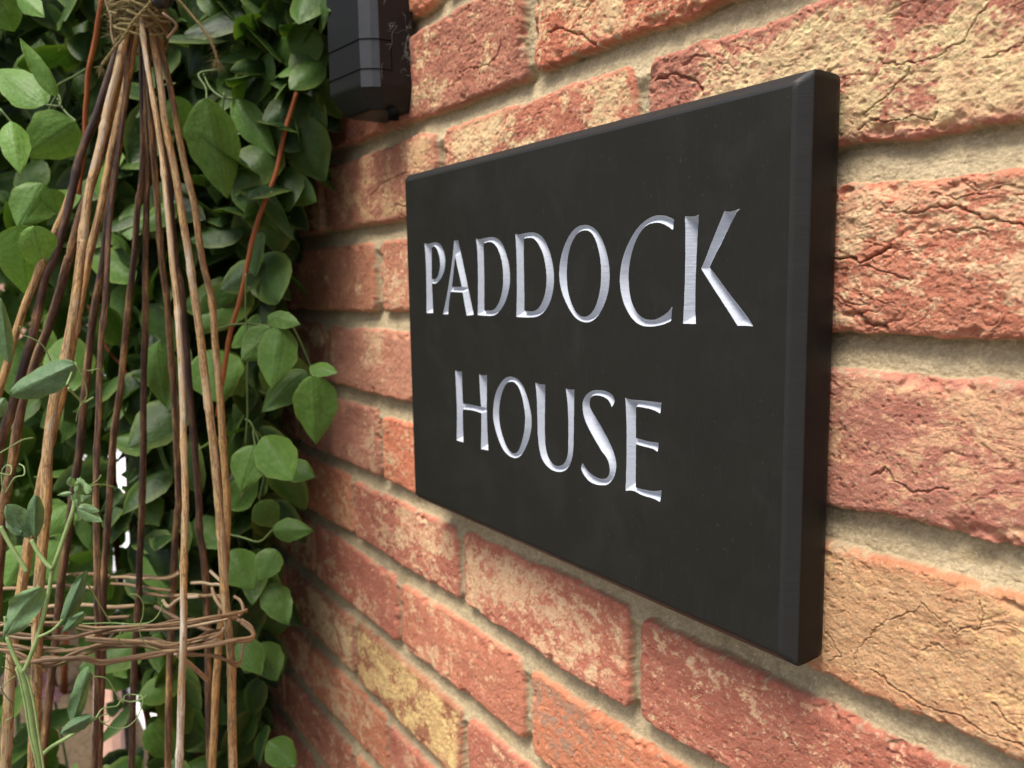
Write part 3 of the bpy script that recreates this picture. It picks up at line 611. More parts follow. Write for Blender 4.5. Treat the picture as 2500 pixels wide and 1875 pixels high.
for pts, wpx, d0, d1, tone in STK:
    pts = sorted(pts, key=lambda p: p[1]); P = []
    for (x, y) in pts:
        t = np.clip((y-40)/(1332-40), 0, 1); P.append(at(x, y, d0+(d1-d0)*t))
    P = np.array(P)
    # carry the stick down to the soil
    last = P[-1]; dv = (P[-1]-P[-3]); dv = dv/abs(dv[2])
    ext = [last+dv*q*(1-q/1600) for q in (60, 140, 260, 450)]; P = np.vstack([P[0]+(P[0]-P[2])/np.linalg.norm(P[0]-P[2])*70, P] + ext + [[ext[-1][0]+dv[0]*90, ext[-1][1]+dv[1]*90, -1210]])
    Q = spline(P, 12); L = arc(Q)
    Q = Q+np.stack([fbm(L/45+tone*50, L*0+1, 3), fbm(L/45+9, L*0+tone*70, 3), 0*L], 1)*.7
    rad = wpx*K*d1/FPX/2*.85*(.74+.26*np.clip(L/450, 0, 1))
    rad = rad*(1+.06*fbm(L/18, L*0+tone*20, 3))
    for c0 in np.arange(r.uniform(40, 120), L[-1], 95): rad += .55*np.exp(-((L-c0-r.normal()*12)/3.2)**2)
    tn = tone+.22*fbm(L/60+tone*90, L*0, 3)+.02
    Vv, Ff = tube(Q, rad, 12, .012)
    o = link('stick', Vv, Ff, MAT_STICK, ob, {'tone': np.clip(np.repeat(tn, 12), 0, 1), 'tc': tcoord(L, 12, tone*7)})
    o['label'] = ('pale straw coloured willow stick' if tone > .5 else 'dark brown willow stick' if tone < .2 else 'mid brown willow stick')
# woven band: strands from traced front paths plus the back of the hoop
def hoop(a0, a1, R_, dz0, dz1, n=24, wav=3.0, sd=0):
    rr = np.random.default_rng(sd); c = at(222, 1332, RD); out = []
    ph = rr.uniform(0, 6)
    for t in np.linspace(0, 1, n):
        a = a0+(a1-a0)*t; R2 = R_+wav*math.sin(a*7+ph)
        out.append([c[0]+R2*math.cos(a), c[1]+R2*math.sin(a), c[2]+dz0+(dz1-dz0)*t+1.5*math.sin(a*5+ph)])
    return np.array(out)
BAND = [([(-60,760),(160,735),(400,745),(640,770),(900,760),(1150,735),(1350,700),(1480,680),(1560,655)], 7, 495, 560), ([(-60,810),(130,815),(400,840),(600,800),(760,770),(1000,765),(1200,740),(1400,705),(1500,690)], 9, 500, 560),
        ([(-60,870),(100,890),(300,920),(520,905),(700,880),(950,860),(1150,870),(1350,830),(1420,790)], 9, 498, 550), ([(120,1000),(330,975),(520,960),(640,985),(820,960),(1000,925),(1200,905),(1400,870),(1540,840),(1600,820),(1590,790),(1530,740)], 10, 492, 575),
        ([(-60,900),(100,930),(300,1000),(480,930),(640,880),(800,870),(1000,900),(1200,930),(1380,955),(1500,990),(1530,930),(1545,850)], 8, 490, 575), ([(540,830),(700,850),(900,855),(1050,890),(1180,860),(1300,830),(1420,800)], 8, 495, 550),
        ([(700,450),(850,455),(1000,465),(1080,455),(1130,430)], 8, 700, 660), ([(700,490),(850,505),(1000,530),(1080,540)], 8, 700, 670), ([(900,555),(1050,570),(1150,565),(1290,570),(1370,565),(1420,600)], 9, 690, 600), ([(1030,600),(1070,640),(1140,590),(1260,570)], 9, 660, 640),
        ([(1210,485),(1300,490),(1400,505)], 8, 650, 620), ([(1330,410),(1380,460),(1440,500)], 8, 640, 600), ([(980,640),(1100,700),(1240,760),(1370,800)], 10, 640, 600), ([(1480,570),(1520,600),(1540,660),(1510,700)], 8, 600, 585), ([(1340,520),(1370,600),(1420,660),(1480,690)], 9, 620, 590),
        ([(1110,930),(1180,985),(1260,1050),(1305,1095)], 12, 560, 590), ([(300,640),(500,625),(700,640),(860,630)], 10, 690, 690), ([(200,700),(450,705),(650,715),(820,700)], 9, 690, 690), ([(-50,530),(200,520),(420,510),(600,520)], 9, 690, 690), ([(420,440),(560,432),(700,445)], 9, 690, 690), ([(1500,720),(1570,760),(1612,820),(1560,850)], 9, 585, 580)]
mbs = []
for pts, wz, d0, d1 in BAND+[([(x, y+r.uniform(10, 26)*r.choice([-1, 1])) for x, y in q[0]], q[1]*.8, q[2]+6, q[3]+6) for q in BAND[:7]]:
    pts = [(x*.3414, 1092.7+y*.3414) for x, y in pts]; n = len(pts)
    P = np.array([at(x, y, d0+(d1-d0)*(k/(n-1))**1.5) for k, (x, y) in enumerate(pts)])
    Q = spline(P, 8); L = arc(Q); Q = Q+np.stack([fbm(L/16+wz, L*0, 2), fbm(L/16+5, L*0+3, 2), fbm(L/14, L*0+9+wz, 2)], 1)*.6
    rad = wz*.3414*K*((d0+d1)/2)/FPX/2*2.5*(1+.12*fbm(L/9, L*0+d0, 2))
    Vv, Ff = tube(Q, rad, 8, .03); o = link('woven_twig', Vv, Ff, MAT_RING, ob, {'tone': np.full(len(Vv), r.uniform(.2, .95)), 'tc': tcoord(L, 8, r.uniform(0, 9))})
# twine knot and its loose tails
def z6(p): return [(177+.16*x, .16*y) for x, y in p]
mb = MB(); hair = MB(); r = np.random.default_rng(5)
def twine(P, rad, hairs, hl=4.0):
    Q = spline(np.array(P), 10); L = arc(Q); n = len(Q)
    for ph in (0, 2.1, 4.2):
        T = np.gradient(Q, axis=0); T /= np.linalg.norm(T, axis=1)[:, None]+1e-9
        N = np.cross(T, [0.2, 1, .1]); N /= np.linalg.norm(N, axis=1)[:, None]+1e-9; B = np.cross(T, N)
        a = L/1.9+ph; mb.add(*tube(Q+(N*np.cos(a)[:, None]+B*np.sin(a)[:, None])*rad*.5, rad*.62, 6))
    for q in range(hairs):
        k = r.integers(0, n); d = r.normal(size=3); d /= np.linalg.norm(d); l = hl*r.uniform(.3, 1.2)
        p0 = Q[k]; p1 = p0+d*l*.5+r.normal(size=3)*.3; p2 = p1+(d+r.normal(size=3)*.5)*l*.5
        hair.add(*tube([p0, p1, p2], [.09, .07, .03], 3, cap=False))
tw = [at(x, y, 545+(k*3)) for k, (x, y) in enumerate(z6([(930, 20), (860, 110), (700, 280), (560, 500), (430, 660), (270, 880)]))]; twine(tw, .95, 170)
for q in range(70):
    d = np.array([-.45, -.1, -.8])+r.normal(size=3)*.3; hair.add(*tube([tw[-1], tw[-1]+d*3, tw[-1]+d*6+r.normal(size=3)*.6], [.12, .1, .03], 3, cap=False))
tw = [at(x, y, 560+(k*2)) for k, (x, y) in enumerate(z6([(1230, -40), (1330, 30), (1450, 170), (1600, 350), (1720, 520), (1790, 680), (1825, 800)]))]; twine(tw, .9, 260)
for q in range(110):
    d = np.array([.05, 0, -.9])+r.normal(size=3)*.42; hair.add(*tube([tw[-1], tw[-1]+d*3, tw[-1]+d*7+r.normal(size=3)*.8], [.12, .1, .03], 3, cap=False))
ac = at(298, 24, 573)
for q in range(26):
    zz = r.uniform(-14, 22); R0 = r.uniform(15, 20); tl = r.normal(size=2)*.35; ph = r.uniform(0, 6)
    P = [[ac[0]+(R0*1.1)*math.cos(a+ph), ac[1]+R0*math.sin(a+ph), ac[2]+zz+R0*(tl[0]*math.cos(a)+tl[1]*math.sin(a))+r.normal()*1.2] for a in np.linspace(0, 5.9, 13)]
    twine(P, r.uniform(.8, 1.15), 95, 5)
for q in range(900):
    a = r.uniform(0, 6.3); p = ac+[18*math.cos(a), 17*math.sin(a), r.uniform(-19, 24)]; d = r.normal(size=3)
    hair.add(*tube([p, p+d*2.2, p+d*3.6+r.normal(size=3)*1.6, p+d*4+r.normal(size=3)*2.5], [.13, .12, .09, .04], 3, cap=False))
mb.build('twine', MAT_TWINE, ob); 
hair.build('loose_fibres', MAT_TWINE, ob)
# thin brown tie wound with the twine
mb = MB()
for pts, wz in (([(300, -60), (340, 80), (390, 240), (395, 430), (440, 620)], 26), ([(390, 220), (480, 170), (620, 110), (800, 60), (900, 10)], 40), ([(1090, 180), (1160, 230), (1240, 290), (1275, 350), (1230, 430), (1150, 520)], 40), ([(640, 20), (760, -10), (900, -60)], 60)):
    P = spline(np.array([at(x, y, 560) for x, y in z6(pts)]), 6); mb.add(*tube(P, wz*.16*K*560/FPX/2, 8, .05), tone=.6)
mb.build('twig_tie', MAT_RING, ob)
mb = MB(); c = at(349, -6, 548); th_ = np.linspace(0, np.pi, 22); fa = np.linspace(0, 2*np.pi, 32, endpoint=False)
Vv = [c+7.7*np.array([math.sin(t)*math.cos(f), math.sin(t)*math.sin(f), math.cos(t)]) for t in th_ for f in fa]
mb.add(Vv, [(i*32+j, (i+1)*32+j, (i+1)*32+(j+1) % 32, i*32+(j+1) % 32) for i in range(21) for j in range(32)])
mb.build('black_ball', MAT_BALL, ob)['label'] = 'small glossy black ball at the knot'

# ------------------------------------------------------------------ leaves
HS = np.array([-1, -.86, -.72, -.66, -.6, -.45, -.36, -.3, -.24, -.12, -.05, 0, .05, .12, .24, .3, .36, .45, .6, .66, .72, .86, 1])
LS = np.array([-1, -.6, -.3, 0, .3, .6, 1])
VEINS = ((0, 1.0, .05), (.3, .42, .05), (.66, .28, .05))
def leaf(mb, B, T, Nrm, wid, r, fine=True, fold=.22, curl=.12, tone=.5, shape=(.62, 1.02), ripple=.03, lobe=0.0):
    B, T, Nrm = (np.asarray(q, float) for q in (B, T, Nrm)); ax_ = T-B; L = np.linalg.norm(ax_); ax_ /= L
    Nn = Nrm-ax_*(Nrm@ax_); Nn /= np.linalg.norm(Nn)+1e-9; Sd = np.cross(Nn, ax_)
    s = HS if fine else LS; t = (1-np.cos(np.linspace(0, math.pi, 24 if fine else 8)))/2; t = t*.995+.0025
    a, b = shape; tm = a/(a+b); wmax = tm**a*(1-tm)**b
    wt = (t**a*(1-t)**b/wmax)*wid/2; ph = r.uniform(0, 9); bend = r.normal()*.05
    TT, SS = np.meshgrid(t, s, indexing='ij'); W = wt[:, None]*(1+(.035*np.sin(TT*23+ph+SS)+.03*np.sin(TT*9+ph*2))*(np.abs(SS) > .6))
    if lobe: W = W*(1-lobe*np.exp(-((TT-.45)/.06)**2)*(SS > 0))
    off = SS*W; z = -fold*np.abs(off)**1.15+curl*L*(4*TT*(1-TT)*.5-TT**2*.6)+ripple*L*np.sin(TT*7+ph+SS*2.2)*np.abs(SS)
    ve = np.zeros_like(TT)
    if fine:
        for v0, st, wv in VEINS:
            g = np.exp(-((np.abs(SS)-v0*(1-.15*TT))/(.05))**2)*sstep(0, .08, TT)*(1 if v0 == 0 else (1-sstep(.7, .98, TT)))*st
            ve = np.maximum(ve, g)
        z = z-ve*.012*wid
    P = B+ax_*(TT*L)[..., None]+Sd*(off+bend*L*TT**2)[..., None]+Nn*z[..., None]
    n, m_ = TT.shape; F = [(i*m_+j, i*m_+j+1, (i+1)*m_+j+1, (i+1)*m_+j) for i in range(n-1) for j in range(m_-1)]
    mb.add(P.reshape(-1, 3), F, vein=ve.ravel(), tone=np.full(n*m_, tone), rim=(np.abs(SS) > .95).astype(float).ravel())
climb = empty('climbing_clematis', (-800, -60, -1200), 'large leafy green clematis climbing the wall behind the willow obelisk', 'climbing plant')
r = np.random.default_rng(21)
HL = [((447,212),(484,430),106,640,.62),((505,210),(584,342),62,690,.5),((512,322),(598,505),108,725,.3),((378,208),(402,300),62,670,.6),((163,262),(52,338),98,600,.6),((97,226),(-22,143),80,600,.65),
      ((122,208),(38,80),34,590,.75),((22,262),(46,370),56,570,.85),((92,396),(40,492),84,660,.5),((108,408),(130,472),44,655,.55),((52,486),(46,642),104,560,.8),((74,488),(98,594),72,555,.9),
      ((-10,-12),(38,66),86,640,.45),((36,-14),(96,32),44,620,.7),((474,96),(486,18),40,730,.25),((520,70),(468,164),54,720,.4),((606,128),(594,258),100,760,.22),((670,40),(642,140),54,740,.4),
      ((668,-10),(590,48),80,745,.3),((640,236),(702,306),54,750,.5),((600,372),(692,428),66,800,.5),((592,708),(526,784),72,655,.35),((604,702),(592,842),80,650,.42),((578,684),(648,698),40,655,.3),
      ((677,812),(688,962),90,640,.5),((662,800),(562,890),64,680,.2),((670,790),(726,806),38,650,.3),((552,962),(518,1062),74,655,.45),((566,944),(642,1030),88,650,.5),((452,755),(478,872),112,725,.4),
      ((470,756),(522,862),70,735,.35),((342,738),(356,888),66,725,.35),((612,1000),(678,1034),52,720,.18),((556,1086),(602,1140),58,740,.2),((588,1146),(674,1140),48,720,.25),((498,1188),(544,1276),78,740,.28),
      ((594,1186),(558,1256),58,745,.22),((580,1262),(620,1352),62,745,.22),((330,1180),(372,1290),80,760,.35),((300,1060),(352,1130),60,760,.35),((420,1120),(478,1190),70,770,.3),((500,1100),(560,1010),60,760,.3),
      ((290,610),(262,720),70,780,.5),((250,380),(300,470),60,790,.4),((390,560),(420,660),70,780,.22),((560,120),(530,200),60,790,.2),((420,30),(450,110),70,790,.22),((200,20),(260,90),90,790,.25),
      ((210,130),(190,250),80,800,.2),((330,330),(300,420),60,790,.25),((520,560),(548,640),50,760,.35),((640,560),(590,520),70,800,.12),((690,150),(718,60),60,780,.2),((560,1390),(600,1470),70,800,.22),((580,1600),(640,1655),60,800,.25),
      ((350,1450),(310,1540),70,800,.4),((330,1560),(390,1640),80,790,.5),((520,1380),(560,1460),60,780,.2),((60,1180),(10,1270),70,720,.6),((150,1090),(100,1160),60,720,.5)]
for (b, t, wpx, d, tone) in HL:
    mb = MB(); d2_ = d-12 if r.random() < .6 else d+14
    B_, T_ = at(*b, d), at(*t, d2_); toc = CAM-B_; toc /= np.linalg.norm(toc)
    N_ = toc+np.array([.0, -.15, .45])*r.uniform(.3, 1.2)+r.normal(size=3)*.18
    leaf(mb, B_, T_, N_, wpx*K*d/FPX*1.06, r, True, fold=r.uniform(.08, .32), curl=r.uniform(.04, .14), tone=tone+.2, ripple=r.uniform(.01, .04))
    mb.build('leaf', MAT_LEAF, climb)
# mass of leaves behind: a clump hugging the wall end, thinner towards the open left
HOLES = [(150,130,16,30),(242,940,16,30),(250,985,10,18),(262,1050,17,24),(285,1130,20,30),(255,1190,12,16),(262,1240,12,18),(274,1290,17,24),(262,1345,17,24),(292,1400,22,28),(280,1455,30,50),
         (294,1540,34,56),(312,1610,26,50),(20,735,12,18),(95,700,9,12),(100,980,7,8),(10,650,12,20),(165,1010,8,9),(30,1140,12,12),(180,1400,40,40),(180,1500,50,70),(180,1610,60,70),(120,1480,40,50),(30,1460,34,34),(15,1580,20,40),(290,570,8,10)]
def edge_right(y):           # right-hand outline of the clump in display pixels
    return np.interp(y, [-400, 0, 200, 300, 380, 520, 620, 760, 900, 1050, 1200, 1350, 1500, 1659, 2200], [720, 712, 705, 670, 640, 600, 595, 585, 600, 600, 600, 590, 580, 575, 560])
fo_ = MB(); cnt = 0; tries = 0
while cnt < 7400 and tries < 150000:
    tries += 1
    y = r.uniform(-700, 2100); x = r.uniform(-420, 720) if r.random() < .68 else r.uniform(250, 720)  # range reaches above the frame: unseen leaves added to block skylight
    lim = 1450.0
    wd = on_plane([(x*K, y*K)], 0)[0]; dw = (wd-CAM)@fwd
    if 0 < dw < 1450 and wd[0] > X0-20: lim = dw-18
    lo_ = max(690, lim-260) if x > 400 else max(730, lim-700)
    if lim < lo_+60: lo_ = lim-70
    dpt = lo_+(lim-lo_)*r.random()**1.35
    if x > edge_right(y)-r.uniform(0, 40): continue
    if dpt < 800 and x < 230 and y > 250 and r.random() < .75: continue
    if x < 260 and y > 560 and r.random() < .12: continue
    c0 = at(x, y, dpt)
    if c0[2] < -1180: continue
    sz = r.uniform(32, 68); d = r.normal(size=3)*.8+np.array([0, -.2, -.9]); d /= np.linalg.norm(d)
    tip = c0+d*sz; pj = project((c0+tip)/2)[0]
    if any(((pj[0]-hx)/(a+r.uniform(7, 24)))**2+((pj[1]-hy)/(b+r.uniform(7, 24)))**2 < 1 for hx, hy, a, b in HOLES): continue
    if max(tip[1], c0[1]) > -5 and c0[0] > X0-30: continue
    toc = np.array([.5, -.6, .3]); N_ = toc+r.normal(size=3)*.6+np.array([0, 0, .3])
    leaf(fo_, c0, tip, N_, sz*r.uniform(.52, .78), r, False, shape=(.6, r.uniform(.75, 1.0)), fold=r.uniform(.08, .32), curl=r.uniform(0, .2), tone=(r.uniform(-.15, .22) if r.random() < .8 else r.uniform(.2, .6))+(.38 if x < 230 and y > 300 else 0), ripple=.02)  # leaves at the open left toned lighter, brighter light put into colour
    cnt += 1
print('leaves', cnt)
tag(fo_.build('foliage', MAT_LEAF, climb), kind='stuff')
def vine(name, pts, wpx, mat, d0, d1=None, parent=climb, tone=.5, k=8, wob=0.8, sc=None):
    d1 = d1 or d0; n = len(pts)
    P = np.array([at(x, y, d0+(d1-d0)*i/(n-1)) for i, (x, y) in enumerate(pts)]); Q = spline(P, 8); L = arc(Q)
    Q = Q+np.stack([fbm(L/30, L*0+d0, 2), fbm(L/30+4, L*0+d1, 2), L*0], 1)*wob
    rad = wpx*K*((d0+d1)/2)/FPX/2*(1+.08*fbm(L/10, L*0+3, 2))
    Vv, Ff = tube(Q, rad, k); return link(name, Vv, Ff, mat, parent, {'tone': np.full(len(Vv), tone), 'tc': tcoord(L, k, tone*3)})
vine('woody_stem', [(238,-160),(222,-10),(208,70),(193,150),(188,220),(182,310),(170,420)], 11, MAT_ORANGE, 640, 680, tone=.6)
vine('woody_stem', [(640,200),(612,300),(595,380),(560,470),(540,540),(520,640),(500,710),(485,790),(470,900)], 10, MAT_ORANGE, 676, 670, tone=.55)
vine('woody_stem', [(190,660),(230,750),(270,800),(305,870),(330,960),(360,1060),(380,1180)], 7, MAT_ORANGE, 800, 820, tone=.3)
vine('woody_stem', [(170,700),(168,780),(180,860),(178,960)], 7, MAT_ORANGE, 790, 800, tone=.25)
for p in ([(532,590),(531,660),(534,740),(534,880),(530,960)], [(560,1080),(572,1000),(545,920),(530,905)], [(470,712),(500,702),(540,700),(600,706)], [(630,700),(650,740),(672,795),(668,820)], [(447,220),(445,190),(430,160),(470,150)], [(505,212),(480,210),(455,190),(440,160)],
          [(165,262),(145,245),(130,225),(122,205)], [(96,226),(130,228),(125,205),(105,240),(102,256)], [(0,235),(60,300),(90,290)], [(185,150),(160,165),(125,185),(120,205)], [(485,200),(482,260),(500,320)], [(552,965),(548,930),(565,944)], [(380,180),(350,190),(330,250)],
          [(588,1146),(560,1170),(520,1160),(470,1150)]):
    vine('petiole', p, 4.5, MAT_VINE, 665, 675, wob=.4, k=6)
# trunk-like stems of the climber down to the ground
for x0_, y0_ in ((-760, -60), (-820, -90), (-900, -50), (-980, -110), (-870, -150)):
    P = np.array([[x0_+r.normal()*10, y0_, -1205], [x0_+r.normal()*30, y0_+r.normal()*15, -800], [x0_+r.normal()*50, y0_-10, -400], [x0_+r.normal()*60, y0_, 0], [x0_+r.normal()*60, y0_, 350]])
    Vv, Ff = tube(spline(P, 10), np.linspace(5, 2.5, 41), 8, .05); link('woody_stem', Vv, Ff, MAT_ORANGE, climb, {'tone': np.full(len(Vv), .15)})
# training wire on the wall
Pw = [on_plane([(x*K, y*K)], -9)[0] for x, y in ((592,560),(596,700),(597,830),(590,930),(578,1100),(560,1300),(539,1468),(532,1570),(524,1700))]
wr = empty('training_wire', tuple(Pw[-1]), 'thin grey galvanised wire running down the brick wall at the edge of the leaves', 'wire')
mb = MB(); mb.add(*tube(spline(np.array(Pw), 10), 1.5, 8)); mb.build('wire_strand', MAT_WIRE, wr)

# ------------------------------------------------------------------ sweet pea at the lower left
pea = empty('sweet_pea', tuple(at(60, 1659, 480)*[1, 1, 0]+[0, 0, -1200]), 'young blue-green sweet pea with curly tendrils climbing the front of the obelisk', 'climbing plant')
r = np.random.default_rng(8)
def pv(p, w_, d0=478, d1=None, name='stem', mat=MAT_TENDRIL, k=8): return vine(name, s3(p), w_*.3414, mat, d0, d1, pea, wob=.3, k=k)
pv([(120,1010),(150,1080),(185,1250),(215,1450),(245,1610),(260,1750)], 48, 480, 478)
for dx in (-22, 22): pv([(125+dx,1030),(150+dx*1.2,1090),(187+dx*1.3,1250),(217+dx*1.3,1450),(245+dx,1600),(260+dx,1740)], 14, 474, 472, name='stem_wing')
pv([(150,1050),(200,930),(240,820),(275,690),(310,540),(335,400),(385,260),(430,130),(465,20),(475,-60)], 26, 472, 480)
pv([(45,830),(70,900),(105,980),(150,1060)], 26, 474, 474); pv([(30,700),(40,780),(45,830)], 16, 474)
pv([(200,215),(240,290),(290,360),(330,400)], 26, 474, 473); pv([(0,130),(60,240),(130,350),(170,420)], 26, 500)
pv([(235,1615),(320,1530),(430,1465),(520,1400),(605,1340)], 24, 478, 486); pv([(240,830),(290,810),(340,780),(380,740),(420,690)], 18, 470, 474)
P_ = s3([(260,1740)])[0]; lastp = at(*P_, 478); Vv, Ff = tube(spline(np.array([lastp+[0,0,2], lastp+[-4, 6, -200], lastp+[8, 10, -450], [lastp[0], lastp[1]+10, -1200]]), 8), 4, 8); link('stem', Vv, Ff, MAT_TENDRIL, pea, {'tone': np.full(len(Vv), .5)})
TEN = [([(530,470),(580,540),(640,640),(690,720),(710,750)], 9), ([(820,560),(870,570),(905,620),(905,690),(885,760),(890,820),(925,875),(1000,910)], 7), ([(1030,600),(1010,670),(960,730),(860,748),(700,740),(520,745)], 7),
       ([(605,1345),(640,1290),(690,1275),(740,1265),(770,1230),(830,1240),(900,1220),(930,1195)], 9), ([(625,1340),(640,1370),(690,1360),(680,1320),(640,1330),(630,1350),(690,1395),(780,1405),(850,1360),(890,1280),(900,1210),(860,1195),(810,1192)], 7),
       ([(580,1090),(620,1082),(680,1100),(730,1180),(775,1245),(790,1200),(830,1190)], 8), ([(760,800),(750,840),(790,880),(840,885)], 6), ([(0,1150),(30,1200),(70,1250),(80,1330),(30,1360)], 7), ([(90,1080),(40,1120),(0,1180)], 6),
       ([(10,1020),(60,1040),(100,1080)], 5), ([(20,950),(70,1000),(130,1040)], 5), ([(420,440),(450,430),(490,450),(520,440)], 6)]
for p, w_ in TEN: vine('tendril', s3(p), w_*.3414, MAT_TENDRIL, 476, 500, pea, wob=.5, k=6)
for p, w_ in (([(125,510),(140,560),(210,590),(270,630),(310,700),(345,790)], 8), ([(470,740),(500,780),(560,790),(620,780),(650,800)], 8), ([(475,745),(530,850),(550,940),(530,985),(500,1030),(480,1110)], 8), ([(430,900),(480,950),(530,990),(590,960)], 14), ([(420,880),(450,810),(480,740)], 12),
              ([(0,1310),(70,1270),(140,1230),(210,1215)], 10), ([(0,1440),(60,1450),(70,1400),(40,1390),(10,1440),(30,1560),(90,1470),(150,1450),(150,1400),(120,1380)], 9), ([(560,1520),(620,1480),(640,1450)], 6), ([(530,1540),(620,1510),(720,1525)], 8)):
    vine('tendril', s2(p), w_*.3414, MAT_TENDRIL, 478, 500, pea, wob=.4, k=6)
PL = [(s3([(40,820)])[0], s3([(192,505)])[0], 60, .7, 474, .3, .1), (s3([(185,205)])[0], s3([(60,-10)])[0], 34, .4, 476, .8, .06), (s3([(225,205)])[0], s3([(215,-60)])[0], 26, .3, 476, .9, .05), (s3([(395,760)])[0], s3([(525,420)])[0], 26, .25, 474, 1.1, .07),
      (s3([(455,1385)])[0], s3([(560,1040)])[0], 28, .45, 480, .9, .06), (s3([(585,1330)])[0], s3([(375,1425)])[0], 24, .2, 478, 1.0, .07), (s2([(478,745)])[0], s2([(60,955)])[0], 62, .35, 490, .5, .04), (s2([(60,740)])[0], s2([(-20,330)])[0], 30, .6, 500, .6, .03),
      (s3([(400,800)])[0], s3([(520,690)])[0], 20, .2, 474, .8, .08), (s2([(30,960)])[0], s2([(-60,1100)])[0], 30, .5, 480, .4, .03), (s3([(40,40)])[0], s3([(110,180)])[0], 24, .3, 480, .9, .08)]
for b, t, wpx, tone, d, fold, rip in PL:
    mb = MB(); B_, T_ = at(*b, d), at(*t, d-8); toc = CAM-B_; toc /= np.linalg.norm(toc)
    leaf(mb, B_, T_, toc+r.normal(size=3)*.25, wpx*K*d/FPX*(1.3 if fold > .6 else 1.1), r, True, fold=fold, curl=.08, tone=tone, ripple=rip, shape=(.6, .7)); mb.build('leaf', MAT_PEA, pea)
mb = MB()
for q in range(16):
    c0 = at(*(np.array(s2([(495, 1560)])[0])+r.normal(size=2)*[11, 17]), 480+r.normal()*4); d = r.normal(size=3)+[0, -.3, .5]; d /= np.linalg.norm(d)
    leaf(mb, c0, c0+d*r.uniform(5, 9), CAM-c0+r.normal(size=3)*80, r.uniform(3, 5), r, False, fold=.6, tone=.95)
c0 = at(*s3([(470, 10)])[0], 480); leaf(mb, c0, at(*s3([(648, 95)])[0], 478), CAM-c0, 8, r, True, fold=.6, tone=.95); leaf(mb, c0, at(*s3([(630, 30)])[0], 478), CAM-c0, 6, r, True, fold=.6, tone=.95)
mb.build('shoot_tip', MAT_PEA, pea)

# ------------------------------------------------------------------ garden behind: soil, path, edging, white wall, hedge, flowers, neighbouring brick
def sheet(name, pts, z, mat, nx=60, amp=0.0, lab=None):
    (x0, y0), (x1, y1) = pts; X, Y = np.meshgrid(np.linspace(x0, x1, nx), np.linspace(y0, y1, nx), indexing='ij')
    Z = z+amp*fbm(X/60, Y/60, 4); i = np.arange(nx*nx).reshape(nx, nx)
    o = link(name, np.stack([X.ravel(), Y.ravel(), Z.ravel()], 1), np.stack([i[:-1, :-1], i[1:, :-1], i[1:, 1:], i[:-1, 1:]], -1).reshape(-1, 4), mat)
    return tag(o, kind='structure')
sheet('ground', ((-60000, -60000), (60000, 60000)), -1216, MAT_STONE, 20)
o = link('patio', [(-40000, -20000, -1208), (-3150, -20000, -1208), (-3150, 90, -1208), (-1300, -136, -1208), (-1300, 215, -1208), (3000, 215, -1208), (3000, 9000, -1208), (-40000, 9000, -1208)], [(0, 1, 2, 7), (2, 3, 4), (2, 4, 6, 7), (4, 5, 6)], MAT_PAVEW, None, None, False); tag(o, kind='structure')
sheet('soil', ((-3150, -1400), (-300, 1)), -1204, MAT_SOIL, 160, 9)
A_, B_ = np.array([-3150., 70.]), np.array([-1300., -160.]); dr = (B_-A_)/np.linalg.norm(B_-A_); nr = np.array([-dr[1], dr[0]])
kb = empty('path_edging', (A_[0], A_[1], -1204), 'rounded terracotta edging between the soil bed and the bright paving, seen through the sticks', 'edging')
k_ = 0; tl = 0.0; Ltot = np.linalg.norm(B_-A_)
while tl < Ltot:
    mb = MB(); a0 = A_+dr*tl; a1 = A_+dr*min(tl+300, Ltot); V_ = []
    for p in (a0, a1):
        for (u_, z_) in ((-34, 0), (-34, 60), (-26, 78), (-8, 88), (8, 88), (26, 78), (34, 60), (34, 0)): V_.append((p[0]+nr[0]*u_, p[1]+nr[1]*u_, -1204+z_))
    mb.add(V_, [(q, q+1, q+9, q+8) for q in range(7)]+[tuple(range(7, -1, -1)), tuple(range(8, 16))]); mb.build('edging_tile', MAT_TERRA, kb, False); tl += 306
# pink flowers
def boxm(x0, x1, y0, y1, z0, z1, mb):
    mb.add([(x0, y0, z0), (x1, y0, z0), (x1, y1, z0), (x0, y1, z0), (x0, y0, z1), (x1, y0, z1), (x1, y1, z1), (x0, y1, z1)], [(0, 3, 2, 1), (4, 5, 6, 7), (0, 1, 5, 4), (1, 2, 6, 5), (2, 3, 7, 6), (3, 0, 4, 7)])
r = np.random.default_rng(31)
fl = empty('pink_flowers', tuple(at(60, 1500, 1250)*[1, 1, 0]+[0, 0, -1200]), 'blurred pink flowers low behind the obelisk at the lower left', 'flowers')
for (x, y) in ((16,1450),(100,1470),(10,1500),(110,1500),(60,1480),(90,1395)):
    mb = MB(); c0 = at(x, y, 1250)
    for q in range(9):
        a = q*.7; d = right*math.cos(a)+up*math.sin(a); leaf(mb, c0, c0+d*r.uniform(14, 22)-fwd*4, -fwd+d*.4, 14, r, False, tone=.5)
    mb.build('flower', MAT_PINK, fl)
mb = MB()
for q in range(12):
    c0 = at(r.uniform(0, 120), r.uniform(1400, 1520), 1260); Vv, Ff = tube([c0, c0+[r.normal()*20, r.normal()*20, -500+r.normal()*20], [c0[0], c0[1], -1205]], 2, 6); mb.add(Vv, Ff)
mb.build('flower_stem', MAT_VINE, fl)
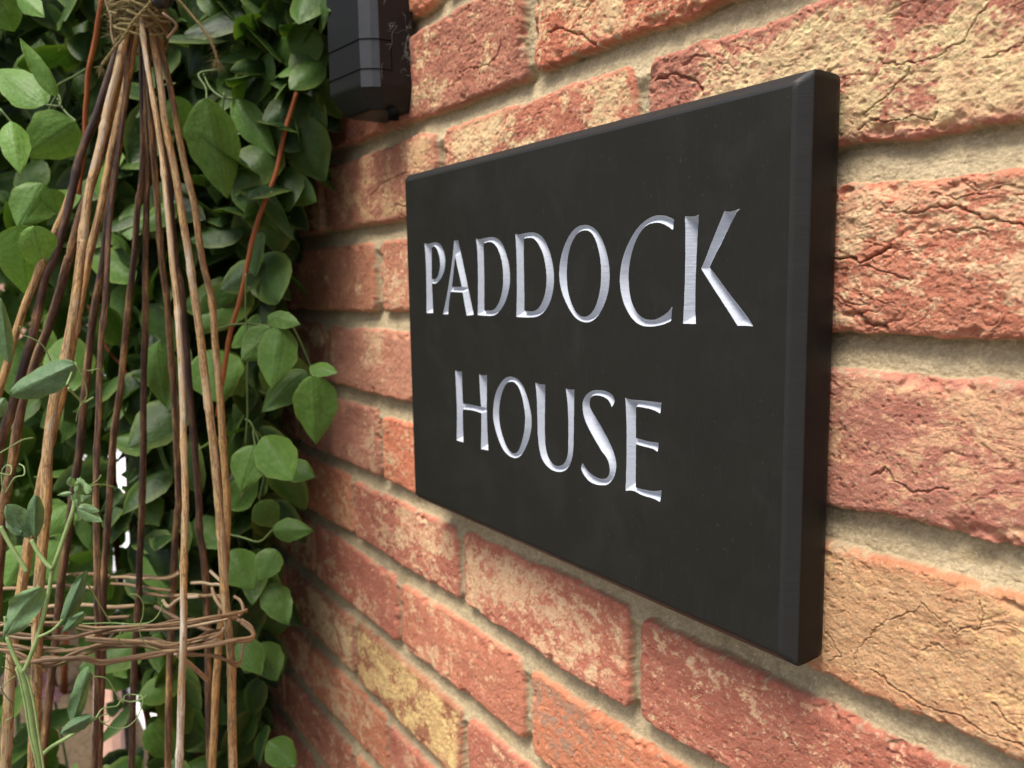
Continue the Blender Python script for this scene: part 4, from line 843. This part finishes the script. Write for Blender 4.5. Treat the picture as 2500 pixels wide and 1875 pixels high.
# hedge (a bright blurred mass of leaves)
def bush(name, cx, cy, cz, rx, ry, rz, n, label, hsize=46, mat=MAT_HEDGE, tone=(.2, 1)):
    o = empty(name, (cx, cy, -1200), label, 'shrub'); mb = MB()
    for q in range(n):
        d = r.normal(size=3); d /= np.linalg.norm(d); rr_ = r.uniform(.55, 1.0)*(1+.22*math.sin(d[0]*5+cx)+.15*math.sin(d[2]*7)); c0 = np.array([cx, cy, cz])+d*rr_*[rx, ry, rz]
        dd = r.normal(size=3)+[0, 0, -.3]; dd /= np.linalg.norm(dd)
        leaf(mb, c0, c0+dd*hsize*r.uniform(.6, 1.3), d+r.normal(size=3)*.5+[0, 0, .5], hsize*.55, r, False, tone=r.uniform(*tone))
    mb.build('leaves', mat, o)
    mb = MB()
    for q in range(5):
        mb.add(*tube(spline(np.array([[cx+r.normal()*20, cy+r.normal()*20, -1205], [cx+r.normal()*rx*.2, cy+r.normal()*ry*.2, cz-rz*.5], [cx+r.normal()*rx*.4, cy+r.normal()*ry*.4, cz+rz*.3]]), 6), 9, 7), tone=.3)
    mb.build('trunk', MAT_ORANGE, o)
gs = at(72, 900, 2250); bush('garden_shrub', gs[0], gs[1], gs[2]-60, 210, 190, 420, 1500, 'dense mid-green shrub behind the left canes of the obelisk', 50, MAT_LEAF, (.1, .7))
bush('garden_shrub', -2900, -620, -250, 420, 380, 900, 1700, 'yellow-green shrub behind the left edge of the obelisk')
bush('garden_shrub', -2700, 260, 420, 800, 900, 800, 4200, 'tall darker shrub behind the top of the clematis', 70, MAT_LEAF, (.0, .4))
bush('garden_shrub', -3300, -1100, 500, 600, 700, 800, 1500, 'loose green shrub in front of the neighbouring brick house', 70, MAT_HEDGE, (.1, .6))
# neighbouring house far behind
hs = empty('neighbouring_house', (-16500, 0, -1208), 'pale brick house far behind, glimpsed through the leaves', 'house')
mb = MB(); boxm(-19500, -16200, -8000, 7500, -1216, 6600, mb); mb.build('wall', MAT_TERRA, hs, False)
mb = MB(); mb.add([(-19900, -8400, 6600), (-15900, -8400, 6600), (-15900, 7900, 6600), (-19900, 7900, 6600), (-17900, -8400, 9200), (-17900, 7900, 9200)], [(0, 1, 4), (1, 2, 5, 4), (2, 3, 5), (3, 0, 4, 5), (0, 3, 2, 1)]); mb.build('roof', MAT_ORANGE, hs, False)
for yy in (-2400, 1400):
    mb = MB(); boxm(-16200, -16170, yy, yy+1200, -200, 1300, mb); f_o = mb.build('window', MAT_WHITE, hs, False)
    mb = MB(); boxm(-16168, -16160, yy+80, yy+1120, -120, 1220, mb); mb.build('pane', MAT_BALL, f_o, False)
